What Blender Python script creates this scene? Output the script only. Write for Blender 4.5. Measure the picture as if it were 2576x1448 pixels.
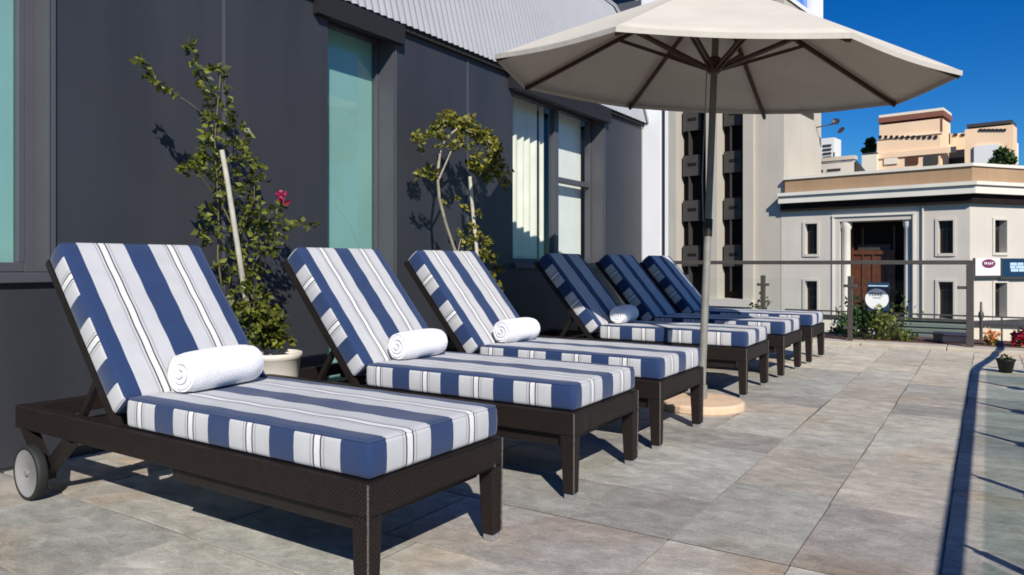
import bpy, bmesh, math, random
from mathutils import Vector, Matrix
R = math.radians
random.seed(7)
for o in list(bpy.data.objects): bpy.data.objects.remove(o)
S = bpy.context.scene
COL = S.collection

# ------------------------------------------------------------------ camera, sky, sun, exposure
CAM_H = 1.0
YAW = R(33.05)
cam = bpy.data.cameras.new('camera'); camo = bpy.data.objects.new('camera', cam); COL.objects.link(camo)
camo.location = (0, 0, CAM_H); camo.rotation_euler = (R(90), 0, YAW)
cam.sensor_width = 36; cam.lens = 1840/2576*36; cam.shift_y = -61/2576
cam.clip_start = 0.05; cam.clip_end = 5000
S.camera = camo
SUN_EL = 35.0
w = bpy.data.worlds.new('World'); S.world = w; w.use_nodes = True
wn, wl = w.node_tree.nodes, w.node_tree.links
bg = wn['Background']
sky = wn.new('ShaderNodeTexSky'); sky.sky_type = 'NISHITA'; sky.sun_disc = False
sky.sun_elevation = R(SUN_EL); sky.sun_rotation = R(135)
sky.air_density = 1.0; sky.dust_density = 0.1; sky.ozone_density = 4.0; sky.altitude = 200
hs = wn.new('ShaderNodeHueSaturation'); hs.inputs['Saturation'].default_value = 1.42; hs.inputs['Value'].default_value = 1.0; hs.inputs['Hue'].default_value = 0.508
wl.new(sky.outputs[0], hs.inputs['Color']); tn = wn.new('ShaderNodeVectorMath'); tn.operation = 'MULTIPLY'; tn.inputs[1].default_value = (.62, 1.25, 1.58)
wl.new(hs.outputs[0], tn.inputs[0]); wl.new(tn.outputs[0], bg.inputs['Color'])
bg.inputs['Strength'].default_value = 0.05
sun = bpy.data.lights.new('sun', 'SUN'); suno = bpy.data.objects.new('sun', sun); COL.objects.link(suno)
sun.energy = 5.0; sun.angle = R(0.5); sun.color = (1.0, 0.94, 0.84)
Ld = Vector((-0.707*math.cos(R(SUN_EL)), 0.707*math.cos(R(SUN_EL)), -math.sin(R(SUN_EL))))
suno.rotation_euler = Ld.to_track_quat('-Z', 'Y').to_euler()
suno.location = (6, -6, 8)
S.view_settings.view_transform = 'Standard'; S.view_settings.look = 'None'
S.view_settings.gamma = 1.0; S.view_settings.exposure = 0.25; S.view_settings.use_curve_mapping = False
S.render.engine = 'CYCLES'; S.render.resolution_x = 1024; S.render.resolution_y = 575; S.cycles.pixel_filter_type = 'BLACKMAN_HARRIS'; S.cycles.filter_width = 1.75

# ------------------------------------------------------------------ measuring helpers (photo measured at 2576 px wide)
sy_, cy_ = math.sin(YAW), math.cos(YAW)
def ray(u, v):
    m = (u-1288)/1840; q = (663-v)/1840
    return Vector((-sy_ + m*cy_, cy_ + m*sy_, q))
def onX(u, v, X):
    r = ray(u, v); t = X/r.x
    return Vector((X, r.y*t, CAM_H + r.z*t))
def onY(u, v, Y):
    r = ray(u, v); t = Y/r.y
    return Vector((r.x*t, Y, CAM_H + r.z*t))

# ------------------------------------------------------------------ object helpers
class MB:
    def __init__(s): s.v = []; s.f = []; s.m = []; s.sm = []
    def add(s, vs, fs, mi=0, smooth=False):
        b = len(s.v); s.v += [tuple(x) for x in vs]
        for f in fs: s.f.append([b+i for i in f]); s.m.append(mi); s.sm.append(smooth)
        return s
    def box(s, x0, x1, y0, y1, z0, z1, mi=0):
        if x0 > x1: x0, x1 = x1, x0
        if y0 > y1: y0, y1 = y1, y0
        vs = [(x0,y0,z0),(x1,y0,z0),(x1,y1,z0),(x0,y1,z0),(x0,y0,z1),(x1,y0,z1),(x1,y1,z1),(x0,y1,z1)]
        return s.add(vs, [(0,3,2,1),(4,5,6,7),(0,1,5,4),(1,2,6,5),(2,3,7,6),(3,0,4,7)], mi)
    def hexa(s, b4, t4, mi=0):
        return s.add(list(b4)+list(t4), [(0,3,2,1),(4,5,6,7),(0,1,5,4),(1,2,6,5),(2,3,7,6),(3,0,4,7)], mi)
    def quad(s, a, b, c, d, mi=0): return s.add([a,b,c,d], [(0,1,2,3)], mi)
    def tube(s, pts, rad, n=10, mi=0, cap=True, smooth=True):
        pts = [Vector(p) for p in pts]; rads = rad if isinstance(rad, (list, tuple)) else [rad]*len(pts)
        rings = []; up = None
        for i, p in enumerate(pts):
            d = (pts[min(i+1, len(pts)-1)] - pts[max(i-1, 0)]).normalized()
            if up is None:
                up = Vector((0,0,1)) if abs(d.z) < .9 else Vector((1,0,0))
            a = d.cross(up).normalized(); b = a.cross(d).normalized(); up = b
            rings.append([p + rads[i]*(math.cos(2*math.pi*k/n)*a + math.sin(2*math.pi*k/n)*b) for k in range(n)])
        vs = [q for r in rings for q in r]; fs = []
        for i in range(len(rings)-1):
            for k in range(n):
                k2 = (k+1) % n
                fs.append((i*n+k, i*n+k2, (i+1)*n+k2, (i+1)*n+k))
        s.add(vs, fs, mi, smooth)
        if cap:
            s.add(rings[0], [tuple(range(n))], mi); s.add(rings[-1], [tuple(range(n-1, -1, -1))], mi)
        return s
    def bar(s, a, b, wx, wz, up=(0,0,1), mi=0):
        a, b = Vector(a), Vector(b); d = (b-a).normalized(); up = Vector(up)
        sd = d.cross(up)
        if sd.length < 1e-4: sd = d.cross(Vector((1,0,0)))
        sd.normalize(); u2 = sd.cross(d).normalized()
        f = lambda p: [p-sd*wx/2-u2*wz/2, p+sd*wx/2-u2*wz/2, p+sd*wx/2+u2*wz/2, p-sd*wx/2+u2*wz/2]
        return s.add(f(a)+f(b), [(0,1,2,3),(7,6,5,4),(0,4,5,1),(1,5,6,2),(2,6,7,3),(3,7,4,0)], mi)
    def lathe(s, prof, c=(0,0,0), n=32, mi=0, smooth=True):
        vs = []
        for r, z in prof:
            for k in range(n):
                t = 2*math.pi*k/n; vs.append((c[0]+r*math.cos(t), c[1]+r*math.sin(t), c[2]+z))
        fs = []
        for i in range(len(prof)-1):
            for k in range(n):
                k2 = (k+1) % n; fs.append((i*n+k, i*n+k2, (i+1)*n+k2, (i+1)*n+k))
        return s.add(vs, fs, mi, smooth)
    def build(s, name, mats, parent=None, bevel=0, fixn=True, segs=2, smooth=None):
        me = bpy.data.meshes.new(name); me.from_pydata(s.v, [], s.f)
        if not isinstance(mats, (list, tuple)): mats = [mats]
        for m in mats: me.materials.append(m)
        for i, p in enumerate(me.polygons):
            p.material_index = s.m[i]; p.use_smooth = s.sm[i] if smooth is None else smooth
        if fixn:
            bm = bmesh.new(); bm.from_mesh(me); bmesh.ops.recalc_face_normals(bm, faces=bm.faces); bm.to_mesh(me); bm.free()
        o = bpy.data.objects.new(name, me); COL.objects.link(o)
        if parent is not None: o.parent = parent
        if bevel:
            bm = bmesh.new(); bm.from_mesh(me); bmesh.ops.remove_doubles(bm, verts=bm.verts, dist=1e-5)
            es = [e for e in bm.edges if len(e.link_faces) == 2 and e.calc_face_angle(0) > R(30)]
            bmesh.ops.bevel(bm, geom=es, offset=bevel, segments=segs, profile=.5, affect='EDGES', clamp_overlap=True)
            bm.to_mesh(me); bm.free()
        return o
def tag(o, label=None, cat=None, group=None, kind=None):
    if label: o['label'] = label
    if cat: o['category'] = cat
    if group: o['group'] = group
    if kind: o['kind'] = kind
    return o
def empty(name, loc=(0,0,0), rz=0, label=None, cat=None, group=None):
    o = bpy.data.objects.new(name, None); COL.objects.link(o); o.location = loc; o.rotation_euler = (0,0,rz)
    o.empty_display_size = .2
    return tag(o, label, cat, group)
def copy_tree(o, parent=None):
    c = o.copy(); COL.objects.link(c); c.parent = parent
    for ch in list(o.children): copy_tree(ch, c)
    return c

# ------------------------------------------------------------------ materials
def nodes(name):
    m = bpy.data.materials.new(name); m.use_nodes = True
    nt = m.node_tree; return m, nt.nodes, nt.links, nt.nodes['Principled BSDF']
def mat(name, col, rough=.6, var=.12, scale=6, bump=0, bscale=120, metal=0, spec=.5, coord='Object', streak=0):
    m, n, l, b = nodes(name)
    tc = n.new('ShaderNodeTexCoord')
    nz = n.new('ShaderNodeTexNoise'); nz.inputs['Scale'].default_value = scale; nz.inputs['Detail'].default_value = 6
    l.new(tc.outputs[coord], nz.inputs['Vector'])
    mp = n.new('ShaderNodeMapRange'); mp.inputs['From Min'].default_value = .3; mp.inputs['From Max'].default_value = .7
    mp.inputs['To Min'].default_value = 1-var; mp.inputs['To Max'].default_value = 1+var
    l.new(nz.outputs['Fac'], mp.inputs['Value'])
    mx = n.new('ShaderNodeVectorMath'); mx.operation = 'SCALE'; mx.inputs[0].default_value = col
    if streak:
        mg = n.new('ShaderNodeMapping'); mg.inputs['Scale'].default_value = (4, 4, .25); l.new(tc.outputs[coord], mg.inputs[0])
        z2 = n.new('ShaderNodeTexNoise'); z2.inputs['Scale'].default_value = 1.0; z2.inputs['Detail'].default_value = 7; l.new(mg.outputs[0], z2.inputs['Vector'])
        m2_ = n.new('ShaderNodeMapRange'); m2_.inputs['From Min'].default_value = .3; m2_.inputs['From Max'].default_value = .7
        m2_.inputs['To Min'].default_value = 1-streak; m2_.inputs['To Max'].default_value = 1+streak; l.new(z2.outputs['Fac'], m2_.inputs['Value'])
        mm = n.new('ShaderNodeMath'); mm.operation = 'MULTIPLY'; l.new(mp.outputs[0], mm.inputs[0]); l.new(m2_.outputs[0], mm.inputs[1]); l.new(mm.outputs[0], mx.inputs['Scale'])
        rr2 = n.new('ShaderNodeMapRange'); rr2.inputs['To Min'].default_value = rough-.12; rr2.inputs['To Max'].default_value = rough+.12; l.new(z2.outputs['Fac'], rr2.inputs['Value']); l.new(rr2.outputs[0], b.inputs['Roughness'])
    else:
        l.new(mp.outputs[0], mx.inputs['Scale'])
    l.new(mx.outputs[0], b.inputs['Base Color'])
    b.inputs['Roughness'].default_value = rough; b.inputs['Metallic'].default_value = metal
    b.inputs['Specular IOR Level'].default_value = spec
    if bump:
        n2 = n.new('ShaderNodeTexNoise'); n2.inputs['Scale'].default_value = bscale; n2.inputs['Detail'].default_value = 4
        l.new(tc.outputs[coord], n2.inputs['Vector'])
        bp = n.new('ShaderNodeBump'); bp.inputs['Strength'].default_value = bump; bp.inputs['Distance'].default_value = .01
        l.new(n2.outputs['Fac'], bp.inputs['Height']); l.new(bp.outputs[0], b.inputs['Normal'])
    return m
def stripe_mat(name, axis, period, offset):
    m, n, l, b = nodes(name)
    tc = n.new('ShaderNodeTexCoord'); sp = n.new('ShaderNodeSeparateXYZ'); l.new(tc.outputs['Object'], sp.inputs[0])
    ad = n.new('ShaderNodeMath'); ad.operation = 'ADD'; ad.inputs[1].default_value = offset; l.new(sp.outputs[axis], ad.inputs[0])
    dv = n.new('ShaderNodeMath'); dv.operation = 'DIVIDE'; dv.inputs[1].default_value = period; l.new(ad.outputs[0], dv.inputs[0])
    fr = n.new('ShaderNodeMath'); fr.operation = 'FRACT'; l.new(dv.outputs[0], fr.inputs[0])
    rp = n.new('ShaderNodeValToRGB'); rp.color_ramp.interpolation = 'CONSTANT'; l.new(fr.outputs[0], rp.inputs[0])
    L = (.46,.465,.485,1); Wt = (.64,.645,.66,1); D = (.045,.028,.028,1); B = (.015,.036,.108,1); G = (.30,.30,.32,1)
    stops = [(0,L),(.222,G),(.236,L),(.262,D),(.282,Wt),(.362,D),(.382,L),(.408,G),(.422,L),(.634,B)]
    e = rp.color_ramp.elements; e[0].position = 0; e[0].color = L; e[1].position = .222; e[1].color = G
    for p, c in stops[2:]:
        x = e.new(p); x.color = c
    nz = n.new('ShaderNodeTexNoise'); nz.inputs['Scale'].default_value = 9; nz.inputs['Detail'].default_value = 5; l.new(tc.outputs['Object'], nz.inputs['Vector'])
    mp = n.new('ShaderNodeMapRange'); mp.inputs['To Min'].default_value = .86; mp.inputs['To Max'].default_value = 1.14; l.new(nz.outputs['Fac'], mp.inputs['Value'])
    mx = n.new('ShaderNodeVectorMath'); mx.operation = 'SCALE'; l.new(rp.outputs[0], mx.inputs[0]); l.new(mp.outputs[0], mx.inputs['Scale'])
    l.new(mx.outputs[0], b.inputs['Base Color'])
    b.inputs['Roughness'].default_value = .85; b.inputs['Specular IOR Level'].default_value = .25
    b.inputs['Sheen Weight'].default_value = .15
    n2 = n.new('ShaderNodeTexNoise'); n2.inputs['Scale'].default_value = 350; l.new(tc.outputs['Object'], n2.inputs['Vector'])
    n3 = n.new('ShaderNodeTexNoise'); n3.inputs['Scale'].default_value = 7; n3.inputs['Detail'].default_value = 2; l.new(tc.outputs['Object'], n3.inputs['Vector'])
    am = n.new('ShaderNodeMath'); am.operation = 'MULTIPLY_ADD'; am.inputs[1].default_value = 2.5; l.new(n3.outputs['Fac'], am.inputs[0]); l.new(n2.outputs['Fac'], am.inputs[2])
    bp = n.new('ShaderNodeBump'); bp.inputs['Strength'].default_value = .35; bp.inputs['Distance'].default_value = .004
    l.new(am.outputs[0], bp.inputs['Height']); l.new(bp.outputs[0], b.inputs['Normal'])
    return m
def wicker_mat():
    m, n, l, b = nodes('wicker')
    tc = n.new('ShaderNodeTexCoord')
    mpg = n.new('ShaderNodeMapping'); mpg.inputs['Rotation'].default_value = (R(0), R(0), R(0)); l.new(tc.outputs['Object'], mpg.inputs[0])
    ck = n.new('ShaderNodeTexChecker'); ck.inputs['Scale'].default_value = 130; l.new(mpg.outputs[0], ck.inputs['Vector'])
    ck.inputs['Color1'].default_value = (.009,.006,.0055,1); ck.inputs['Color2'].default_value = (.017,.0115,.010,1)
    nz = n.new('ShaderNodeTexNoise'); nz.inputs['Scale'].default_value = 60; l.new(tc.outputs['Object'], nz.inputs['Vector'])
    mp = n.new('ShaderNodeMapRange'); mp.inputs['To Min'].default_value = .6; mp.inputs['To Max'].default_value = 1.5; l.new(nz.outputs['Fac'], mp.inputs['Value'])
    mx = n.new('ShaderNodeVectorMath'); mx.operation = 'SCALE'; l.new(ck.outputs[0], mx.inputs[0]); l.new(mp.outputs[0], mx.inputs['Scale'])
    l.new(mx.outputs[0], b.inputs['Base Color']); b.inputs['Roughness'].default_value = .5; b.inputs['Specular IOR Level'].default_value = .25
    bp = n.new('ShaderNodeBump'); bp.inputs['Strength'].default_value = .6; bp.inputs['Distance'].default_value = .003
    l.new(ck.outputs['Fac'], bp.inputs['Height']); l.new(bp.outputs[0], b.inputs['Normal'])
    return m
def glass_mat(name, tint, refl=.12, rough=.02):
    m, n, l, b = nodes(name); n.remove(b)
    out = n['Material Output']
    tr = n.new('ShaderNodeBsdfTransparent'); tr.inputs[0].default_value = (*tint, 1)
    gl = n.new('ShaderNodeBsdfGlossy'); gl.inputs['Roughness'].default_value = rough
    fr = n.new('ShaderNodeLayerWeight'); fr.inputs['Blend'].default_value = .25
    mr = n.new('ShaderNodeMapRange'); mr.inputs['To Min'].default_value = refl*.5; mr.inputs['To Max'].default_value = min(1, refl*4); l.new(fr.outputs['Fresnel'], mr.inputs['Value'])
    mx = n.new('ShaderNodeMixShader'); l.new(mr.outputs[0], mx.inputs[0]); l.new(tr.outputs[0], mx.inputs[1]); l.new(gl.outputs[0], mx.inputs[2])
    l.new(mx.outputs[0], out.inputs['Surface']); return m
def leaf_mat(name, c1, c2, trans=.35):
    m, n, l, b = nodes(name)
    gi = n.new('ShaderNodeNewGeometry')
    rp = n.new('ShaderNodeValToRGB'); e = rp.color_ramp.elements; e[0].color = (*c1,1); e[1].color = (*c2,1)
    l.new(gi.outputs['Random Per Island'], rp.inputs[0]); l.new(rp.outputs[0], b.inputs['Base Color'])
    b.inputs['Roughness'].default_value = .5
    tl = n.new('ShaderNodeBsdfTranslucent'); l.new(rp.outputs[0], tl.inputs[0])
    mx = n.new('ShaderNodeMixShader'); mx.inputs[0].default_value = trans
    l.new(b.outputs[0], mx.inputs[1]); l.new(tl.outputs[0], mx.inputs[2]); l.new(mx.outputs[0], n['Material Output'].inputs['Surface'])
    return m
def stone_mat():
    m, n, l, b = nodes('slate_paving')
    tc = n.new('ShaderNodeTexCoord'); at = n.new('ShaderNodeVertexColor'); at.layer_name = 'slab'
    of = n.new('ShaderNodeVectorMath'); of.operation = 'SCALE'; of.inputs['Scale'].default_value = 173.0; l.new(at.outputs[0], of.inputs[0])
    ad = n.new('ShaderNodeVectorMath'); ad.operation = 'ADD'; l.new(tc.outputs['Object'], ad.inputs[0]); l.new(of.outputs[0], ad.inputs[1])
    def noise(scale, det, sx=1, sy=1, dist=0):
        mp = n.new('ShaderNodeMapping'); mp.inputs['Scale'].default_value = (sx, sy, 1); l.new(ad.outputs[0], mp.inputs[0])
        z = n.new('ShaderNodeTexNoise'); z.inputs['Scale'].default_value = scale; z.inputs['Detail'].default_value = det
        z.inputs['Distortion'].default_value = dist; l.new(mp.outputs[0], z.inputs['Vector']); return z
    a = noise(3.2, 8, 1, 1.6, .6); c = noise(13, 9, .85, 1.25, .5); d = noise(90, 4); st = noise(1.3, 4, 1, 1, .5)
    def rng(s, a0, a1, lo=.3, hi=.7):
        q = n.new('ShaderNodeMapRange'); q.inputs['From Min'].default_value = lo; q.inputs['From Max'].default_value = hi
        q.inputs['To Min'].default_value = a0; q.inputs['To Max'].default_value = a1; l.new(s, q.inputs['Value']); return q.outputs[0]
    m1 = n.new('ShaderNodeMath'); m1.operation = 'MULTIPLY'; l.new(rng(a.outputs[0], .82, 1.16), m1.inputs[0]); l.new(rng(c.outputs[0], .80, 1.18), m1.inputs[1])
    m2 = n.new('ShaderNodeMath'); m2.operation = 'MULTIPLY'; l.new(m1.outputs[0], m2.inputs[0]); l.new(rng(d.outputs[0], .9, 1.1), m2.inputs[1])
    sc = n.new('ShaderNodeVectorMath'); sc.operation = 'SCALE'; l.new(at.outputs[0], sc.inputs[0]); l.new(m2.outputs[0], sc.inputs['Scale'])
    vn = noise(2.6, 5, 1, 1.3, 1.6); ab = n.new('ShaderNodeMath'); ab.operation = 'SUBTRACT'; ab.inputs[1].default_value = .5; l.new(vn.outputs[0], ab.inputs[0])
    a2 = n.new('ShaderNodeMath'); a2.operation = 'ABSOLUTE'; l.new(ab.outputs[0], a2.inputs[0])
    vf = rng(a2.outputs[0], 1.16, 1.0, 0, .012)
    m3 = n.new('ShaderNodeMath'); m3.operation = 'MULTIPLY'; l.new(m2.outputs[0], m3.inputs[0]); l.new(vf, m3.inputs[1])
    gt = noise(260, 3); m4 = n.new('ShaderNodeMath'); m4.operation = 'MULTIPLY'; l.new(m3.outputs[0], m4.inputs[0]); l.new(rng(gt.outputs[0], .84, 1.16), m4.inputs[1])
    l.new(m4.outputs[0], sc.inputs['Scale'])
    ru = n.new('ShaderNodeMix'); ru.data_type = 'RGBA'; ru.blend_type = 'MULTIPLY'
    l.new(rng(st.outputs[0], 0, .55, .56, .72), ru.inputs['Factor']); l.new(sc.outputs[0], ru.inputs['A']); ru.inputs['B'].default_value = (1.0,.74,.50,1)
    l.new(ru.outputs['Result'], b.inputs['Base Color'])
    b.inputs['Roughness'].default_value = .75; b.inputs['Specular IOR Level'].default_value = .3
    bh = n.new('ShaderNodeMath'); bh.operation = 'MULTIPLY_ADD'; bh.inputs[1].default_value = .25; l.new(d.outputs[0], bh.inputs[0]); l.new(c.outputs[0], bh.inputs[2])
    bp = n.new('ShaderNodeBump'); bp.inputs['Strength'].default_value = .6; bp.inputs['Distance'].default_value = .010
    l.new(bh.outputs[0], bp.inputs['Height']); l.new(bp.outputs[0], b.inputs['Normal'])
    return m
def corr_mat(name, col):
    return mat(name, col, rough=.45, var=.06, scale=2, metal=0.0, spec=.5)

M = {}
M['stone'] = stone_mat()
M['mortar'] = mat('mortar', (.21,.19,.16), .95, .9, 1.3, .5, 60); M['joint'] = mat('dark_joint', (.045,.04,.035), .95, .5, 9)
M['slate_wall'] = mat('dark_slate_panel', (.030,.032,.040), .5, .08, 1.2, .03, 30, streak=.10)
M['slate_trim'] = mat('grey_aluminium', (.070,.072,.085), .4, .05, 3)
M['slate_trim2'] = mat('brown_grey_aluminium', (.055,.05,.052), .4, .05, 3)
M['roof'] = corr_mat('galvanised_sheet', (.32,.33,.35))
M['white_paint'] = mat('white_paint', (.68,.70,.73), .6, .04, 2)
M['dark'] = mat('dark_interior', (.012,.012,.012), .8, .1, 2)
M['teal'] = mat('teal_blind', (.33,.50,.485), .35, .10, 1.5)
M['curtain'] = mat('cream_curtain', (.72,.69,.61), .9, .06, 4)
M['sheer'] = mat('white_blind', (.76,.75,.72), .9, .05, 3)
M['glass'] = glass_mat('window_glass', (.98,1,.99), .022)
M['teal_glass'] = glass_mat('teal_window_glass', (.93,.985,.97), .075)
M['rail_glass'] = glass_mat('tinted_balustrade_glass', (.86,.93,.89), .05)
M['clear_glass'] = glass_mat('clear_balustrade_glass', (.975,.99,.98), .02)
M['rail'] = mat('railing_metal', (.075,.066,.062), .45, .1, 10, metal=.3)
M['wicker'] = wicker_mat()
M['braid'] = mat('braid', (.09,.075,.065), .6, .7, 160)
M['frame_dark'] = mat('dark_metal', (.014,.011,.010), .45, .15, 20, metal=.0, spec=.3)
M['steel'] = mat('brushed_steel', (.55,.55,.55), .3, .08, 30, metal=.8)
M['wheel'] = mat('grey_plastic', (.25,.25,.25), .45, .08, 8, .05, 40)
M['rubber'] = mat('black_rubber', (.012,.012,.012), .7, .1, 20)
M['towel'] = mat('white_terry', (.80,.80,.83), .95, .03, 8, .35, 140, spec=.1)
M['canvas'] = None
M['teak'] = mat('dark_teak', (.055,.022,.012), .45, .3, 18)
M['pole'] = mat('weathered_pole', (.20,.19,.17), .45, .15, 14)
M['sand_stone'] = mat('orange_concrete', (.60,.43,.30), .85, .10, 9, .4, 80)
M['pot'] = mat('cream_pot', (.60,.56,.50), .6, .08, 7, .1, 60)
M['soil'] = mat('soil', (.10,.04,.03), .95, .5, 40, .8, 90)
M['stake'] = mat('pale_stake', (.45,.43,.36), .7, .2, 14)
M['bark'] = mat('pale_bark', (.28,.25,.19), .85, .3, 25, .5, 70)
M['twig'] = mat('twig', (.12,.10,.05), .85, .3, 25)
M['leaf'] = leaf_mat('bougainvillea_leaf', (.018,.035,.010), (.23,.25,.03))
M['leaf_yellow'] = leaf_mat('yellow_green_leaf', (.03,.05,.01), (.34,.31,.04))  # brighter, yellower green for the trained bush
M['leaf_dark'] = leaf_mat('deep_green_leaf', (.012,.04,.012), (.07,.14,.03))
M['petal'] = leaf_mat('magenta_petal', (.28,.01,.05), (.45,.02,.10))
M['petal_red'] = leaf_mat('red_petal', (.30,.006,.03), (.55,.02,.06))
M['petal_orange'] = leaf_mat('orange_petal', (.75,.25,.05), (.85,.55,.30))
M['bank_wall'] = mat('cream_render', (.53,.49,.435), .8, .05, .6, .1, 8, streak=.025)
M['bank_white'] = mat('white_cornice', (.66,.63,.56), .7, .05, .8)
M['bank_tan'] = mat('tan_parapet', (.33,.215,.125), .8, .08, .5, streak=.06)
M['bank_glass'] = mat('dark_window_glass', (.016,.014,.013), .4, .4, 1.5, spec=.3)
M['bank_wood'] = mat('red_wood_door', (.10,.034,.014), .5, .25, 3)
M['tower_wall'] = mat('tower_cream', (.44,.405,.345), .8, .05, .4, streak=.03)
M['tower_pale'] = mat('tower_pale', (.50,.46,.42), .8, .04, .4)
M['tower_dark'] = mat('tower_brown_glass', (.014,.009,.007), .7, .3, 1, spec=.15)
M['tower_span'] = mat('tower_spandrel', (.042,.037,.034), .7, .15, 1)
M['blue_glass'] = mat('blue_window', (.10,.22,.62), .15, .6, 1.2)
M['peach'] = mat('peach_render', (.84,.60,.40), .8, .08, .15)
M['peach_dk'] = mat('brown_trim', (.22,.08,.05), .8, .1, .2)
M['cream'] = mat('cream_render_pale', (.76,.68,.55), .8, .06, .2)
M['offwhite'] = mat('offwhite_render', (.70,.70,.70), .8, .04, .2)
M['black'] = mat('black_opening', (.008,.008,.010), .7, .1, 1)
M['gravel'] = mat('street_asphalt', (.06,.06,.06), .9, .1, .3)
M['louvre'] = mat('green_grey_louvre', (.13,.16,.145), .5, .1, 5)
M['violet_black'] = mat('violet_black_plastic', (.022,.018,.035), .5, .1, 5)
M['sign_white'] = mat('sign_white', (.75,.75,.78), .5, .02, 2)
M['sign_blue'] = mat('sign_blue', (.004,.030,.075), .5, .05, 2)
M['sign_pale'] = mat('sign_pale_blue', (.42,.58,.75), .5, .15, 9)
M['sign_maroon'] = mat('sign_maroon', (.17,.03,.08), .5, .1, 3)
def canvas_mat():
    m, n, l, b = nodes('canvas')
    tc = n.new('ShaderNodeTexCoord'); nz = n.new('ShaderNodeTexNoise'); nz.inputs['Scale'].default_value = 4; nz.inputs['Detail'].default_value = 5
    l.new(tc.outputs['Object'], nz.inputs['Vector'])
    rp = n.new('ShaderNodeValToRGB'); rp.color_ramp.elements[0].position = .3; rp.color_ramp.elements[1].position = .7
    rp.color_ramp.elements[0].color = (.56,.53,.475,1); rp.color_ramp.elements[1].color = (.61,.58,.52,1)
    l.new(nz.outputs[0], rp.inputs[0]); l.new(rp.outputs[0], b.inputs['Base Color']); b.inputs['Roughness'].default_value = .9; b.inputs['Specular IOR Level'].default_value = .1
    nb = n.new('ShaderNodeTexNoise'); nb.inputs['Scale'].default_value = 5; nb.inputs['Detail'].default_value = 3; nb.inputs['Distortion'].default_value = 1.5; l.new(tc.outputs['Object'], nb.inputs['Vector'])
    bb = n.new('ShaderNodeBump'); bb.inputs['Strength'].default_value = .35; bb.inputs['Distance'].default_value = .02; l.new(nb.outputs[0], bb.inputs['Height']); l.new(bb.outputs[0], b.inputs['Normal'])
    tl = n.new('ShaderNodeBsdfTranslucent'); tl.inputs[0].default_value = (.72,.42,.22,1)
    mx = n.new('ShaderNodeMixShader'); mx.inputs[0].default_value = .15
    l.new(b.outputs[0], mx.inputs[1]); l.new(tl.outputs[0], mx.inputs[2]); l.new(mx.outputs[0], n['Material Output'].inputs['Surface'])
    return m
M['canvas'] = canvas_mat()

# ================================================================== THE SETTING
WX = -3.95            # face of the dark wall
Y_END = 9.3
# --- street far below
g = MB().quad((-900,-900,-10),(900,-900,-10),(900,1500,-10),(-900,1500,-10)).build('ground', M['gravel']); tag(g, kind='structure')
# --- terrace paving: slabs of uneven size with joints
def build_paving():
    mb = MB(); cols = []; rnd = random.Random(11)
    xe = [1.55]
    for e in (1.13,.71,.29,-.13,-.55,-.97): xe.append(e)
    while xe[-1] > WX+.25: xe.append(xe[-1]-rnd.choice([.42,.42,.60,.50]))
    xe[-1] = WX-.02
    BRK = 2.53
    pal = [(.34,.325,.29),(.33,.315,.285),(.375,.355,.315),(.26,.25,.23),(.345,.315,.275),(.315,.312,.285),(.385,.362,.315),(.29,.27,.25),(.35,.335,.30)]
    def slab(x0, x1, y, y2):
        c = rnd.choice(pal); k = rnd.uniform(.92, 1.18)
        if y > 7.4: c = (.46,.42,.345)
        gp = rnd.uniform(.003, .0055) if x1 > -.97+.01 else rnd.uniform(.004, .008); h = rnd.uniform(-.0012,.0012); jj = lambda: rnd.uniform(-.004,.004)
        a = (x0+gp+jj(), y+gp+jj()); b = (x1-gp+jj(), y+gp+jj()); cc = (x1-gp+jj(), y2-gp+jj()); d = (x0+gp+jj(), y2-gp+jj())
        if abs(y-BRK) < 1e-4: a = (a[0], y+.010); b = (b[0], y+.010)
        if abs(y2-BRK) < 1e-4: cc = (cc[0], y2-.003); d = (d[0], y2-.003)
        top = [(*a,h),(*b,h),(*cc,h),(*d,h)]; bot = [(p[0],p[1],-.02) for p in top]
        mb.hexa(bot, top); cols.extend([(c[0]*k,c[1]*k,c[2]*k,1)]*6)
    for i in range(6):
        x1, x0 = xe[i], xe[i+1]
        for ya, yb in ((-2.6, BRK), (BRK, 9.72)):
            y = ya
            while y < yb-.01:
                y2 = y+rnd.choice([.42,.5,.6,.6,.75,.84])
                if yb-y2 < .25: y2 = yb
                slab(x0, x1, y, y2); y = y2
    for ya, yb in ((-2.6, BRK), (BRK, 9.72)):       # nearer the wall the courses run the other way
        y = ya
        while y < yb-.01:
            y2 = y+rnd.choice([.42,.42,.6,.5])
            if yb-y2 < .25: y2 = yb
            x = -.97
            while x > WX:
                x2 = x-rnd.choice([.42,.6,.6,.75,.9])
                if x2-WX < .25: x2 = WX-.02
                slab(x2, x, y, y2); x = x2
            y = y2
    o = mb.build('terrace_paving', M['stone'], fixn=False)
    ca = o.data.color_attributes.new('slab', 'FLOAT_COLOR', 'CORNER'); i = 0
    for pi, p in enumerate(o.data.polygons):
        for _ in p.loop_indices: ca.data[i].color = cols[pi]; i += 1
    tag(o, kind='structure')
    m2 = MB().box(WX-.1,1.62,-2.65,9.75,-.5,-.005).build('terrace_slab', M['mortar']); tag(m2, kind='structure')
build_paving()
tag(MB().box(WX,1.55,2.5305,2.5385,-.019,-.003).build('paving_joint', M['joint']), kind='structure')
k = MB()
xs = [WX, -3.1, -2.2, -1.30, -.40, .5, 1.62]
for a, b in zip(xs, xs[1:]): k.box(a+.004, b-.004, 9.755, 10.12, -.5, .035)
o = k.build('terrace_kerb', mat('coping_stone', (.46,.41,.33), .8, .12, 5, .4, 50), bevel=.006); tag(o, kind='structure')

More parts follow.
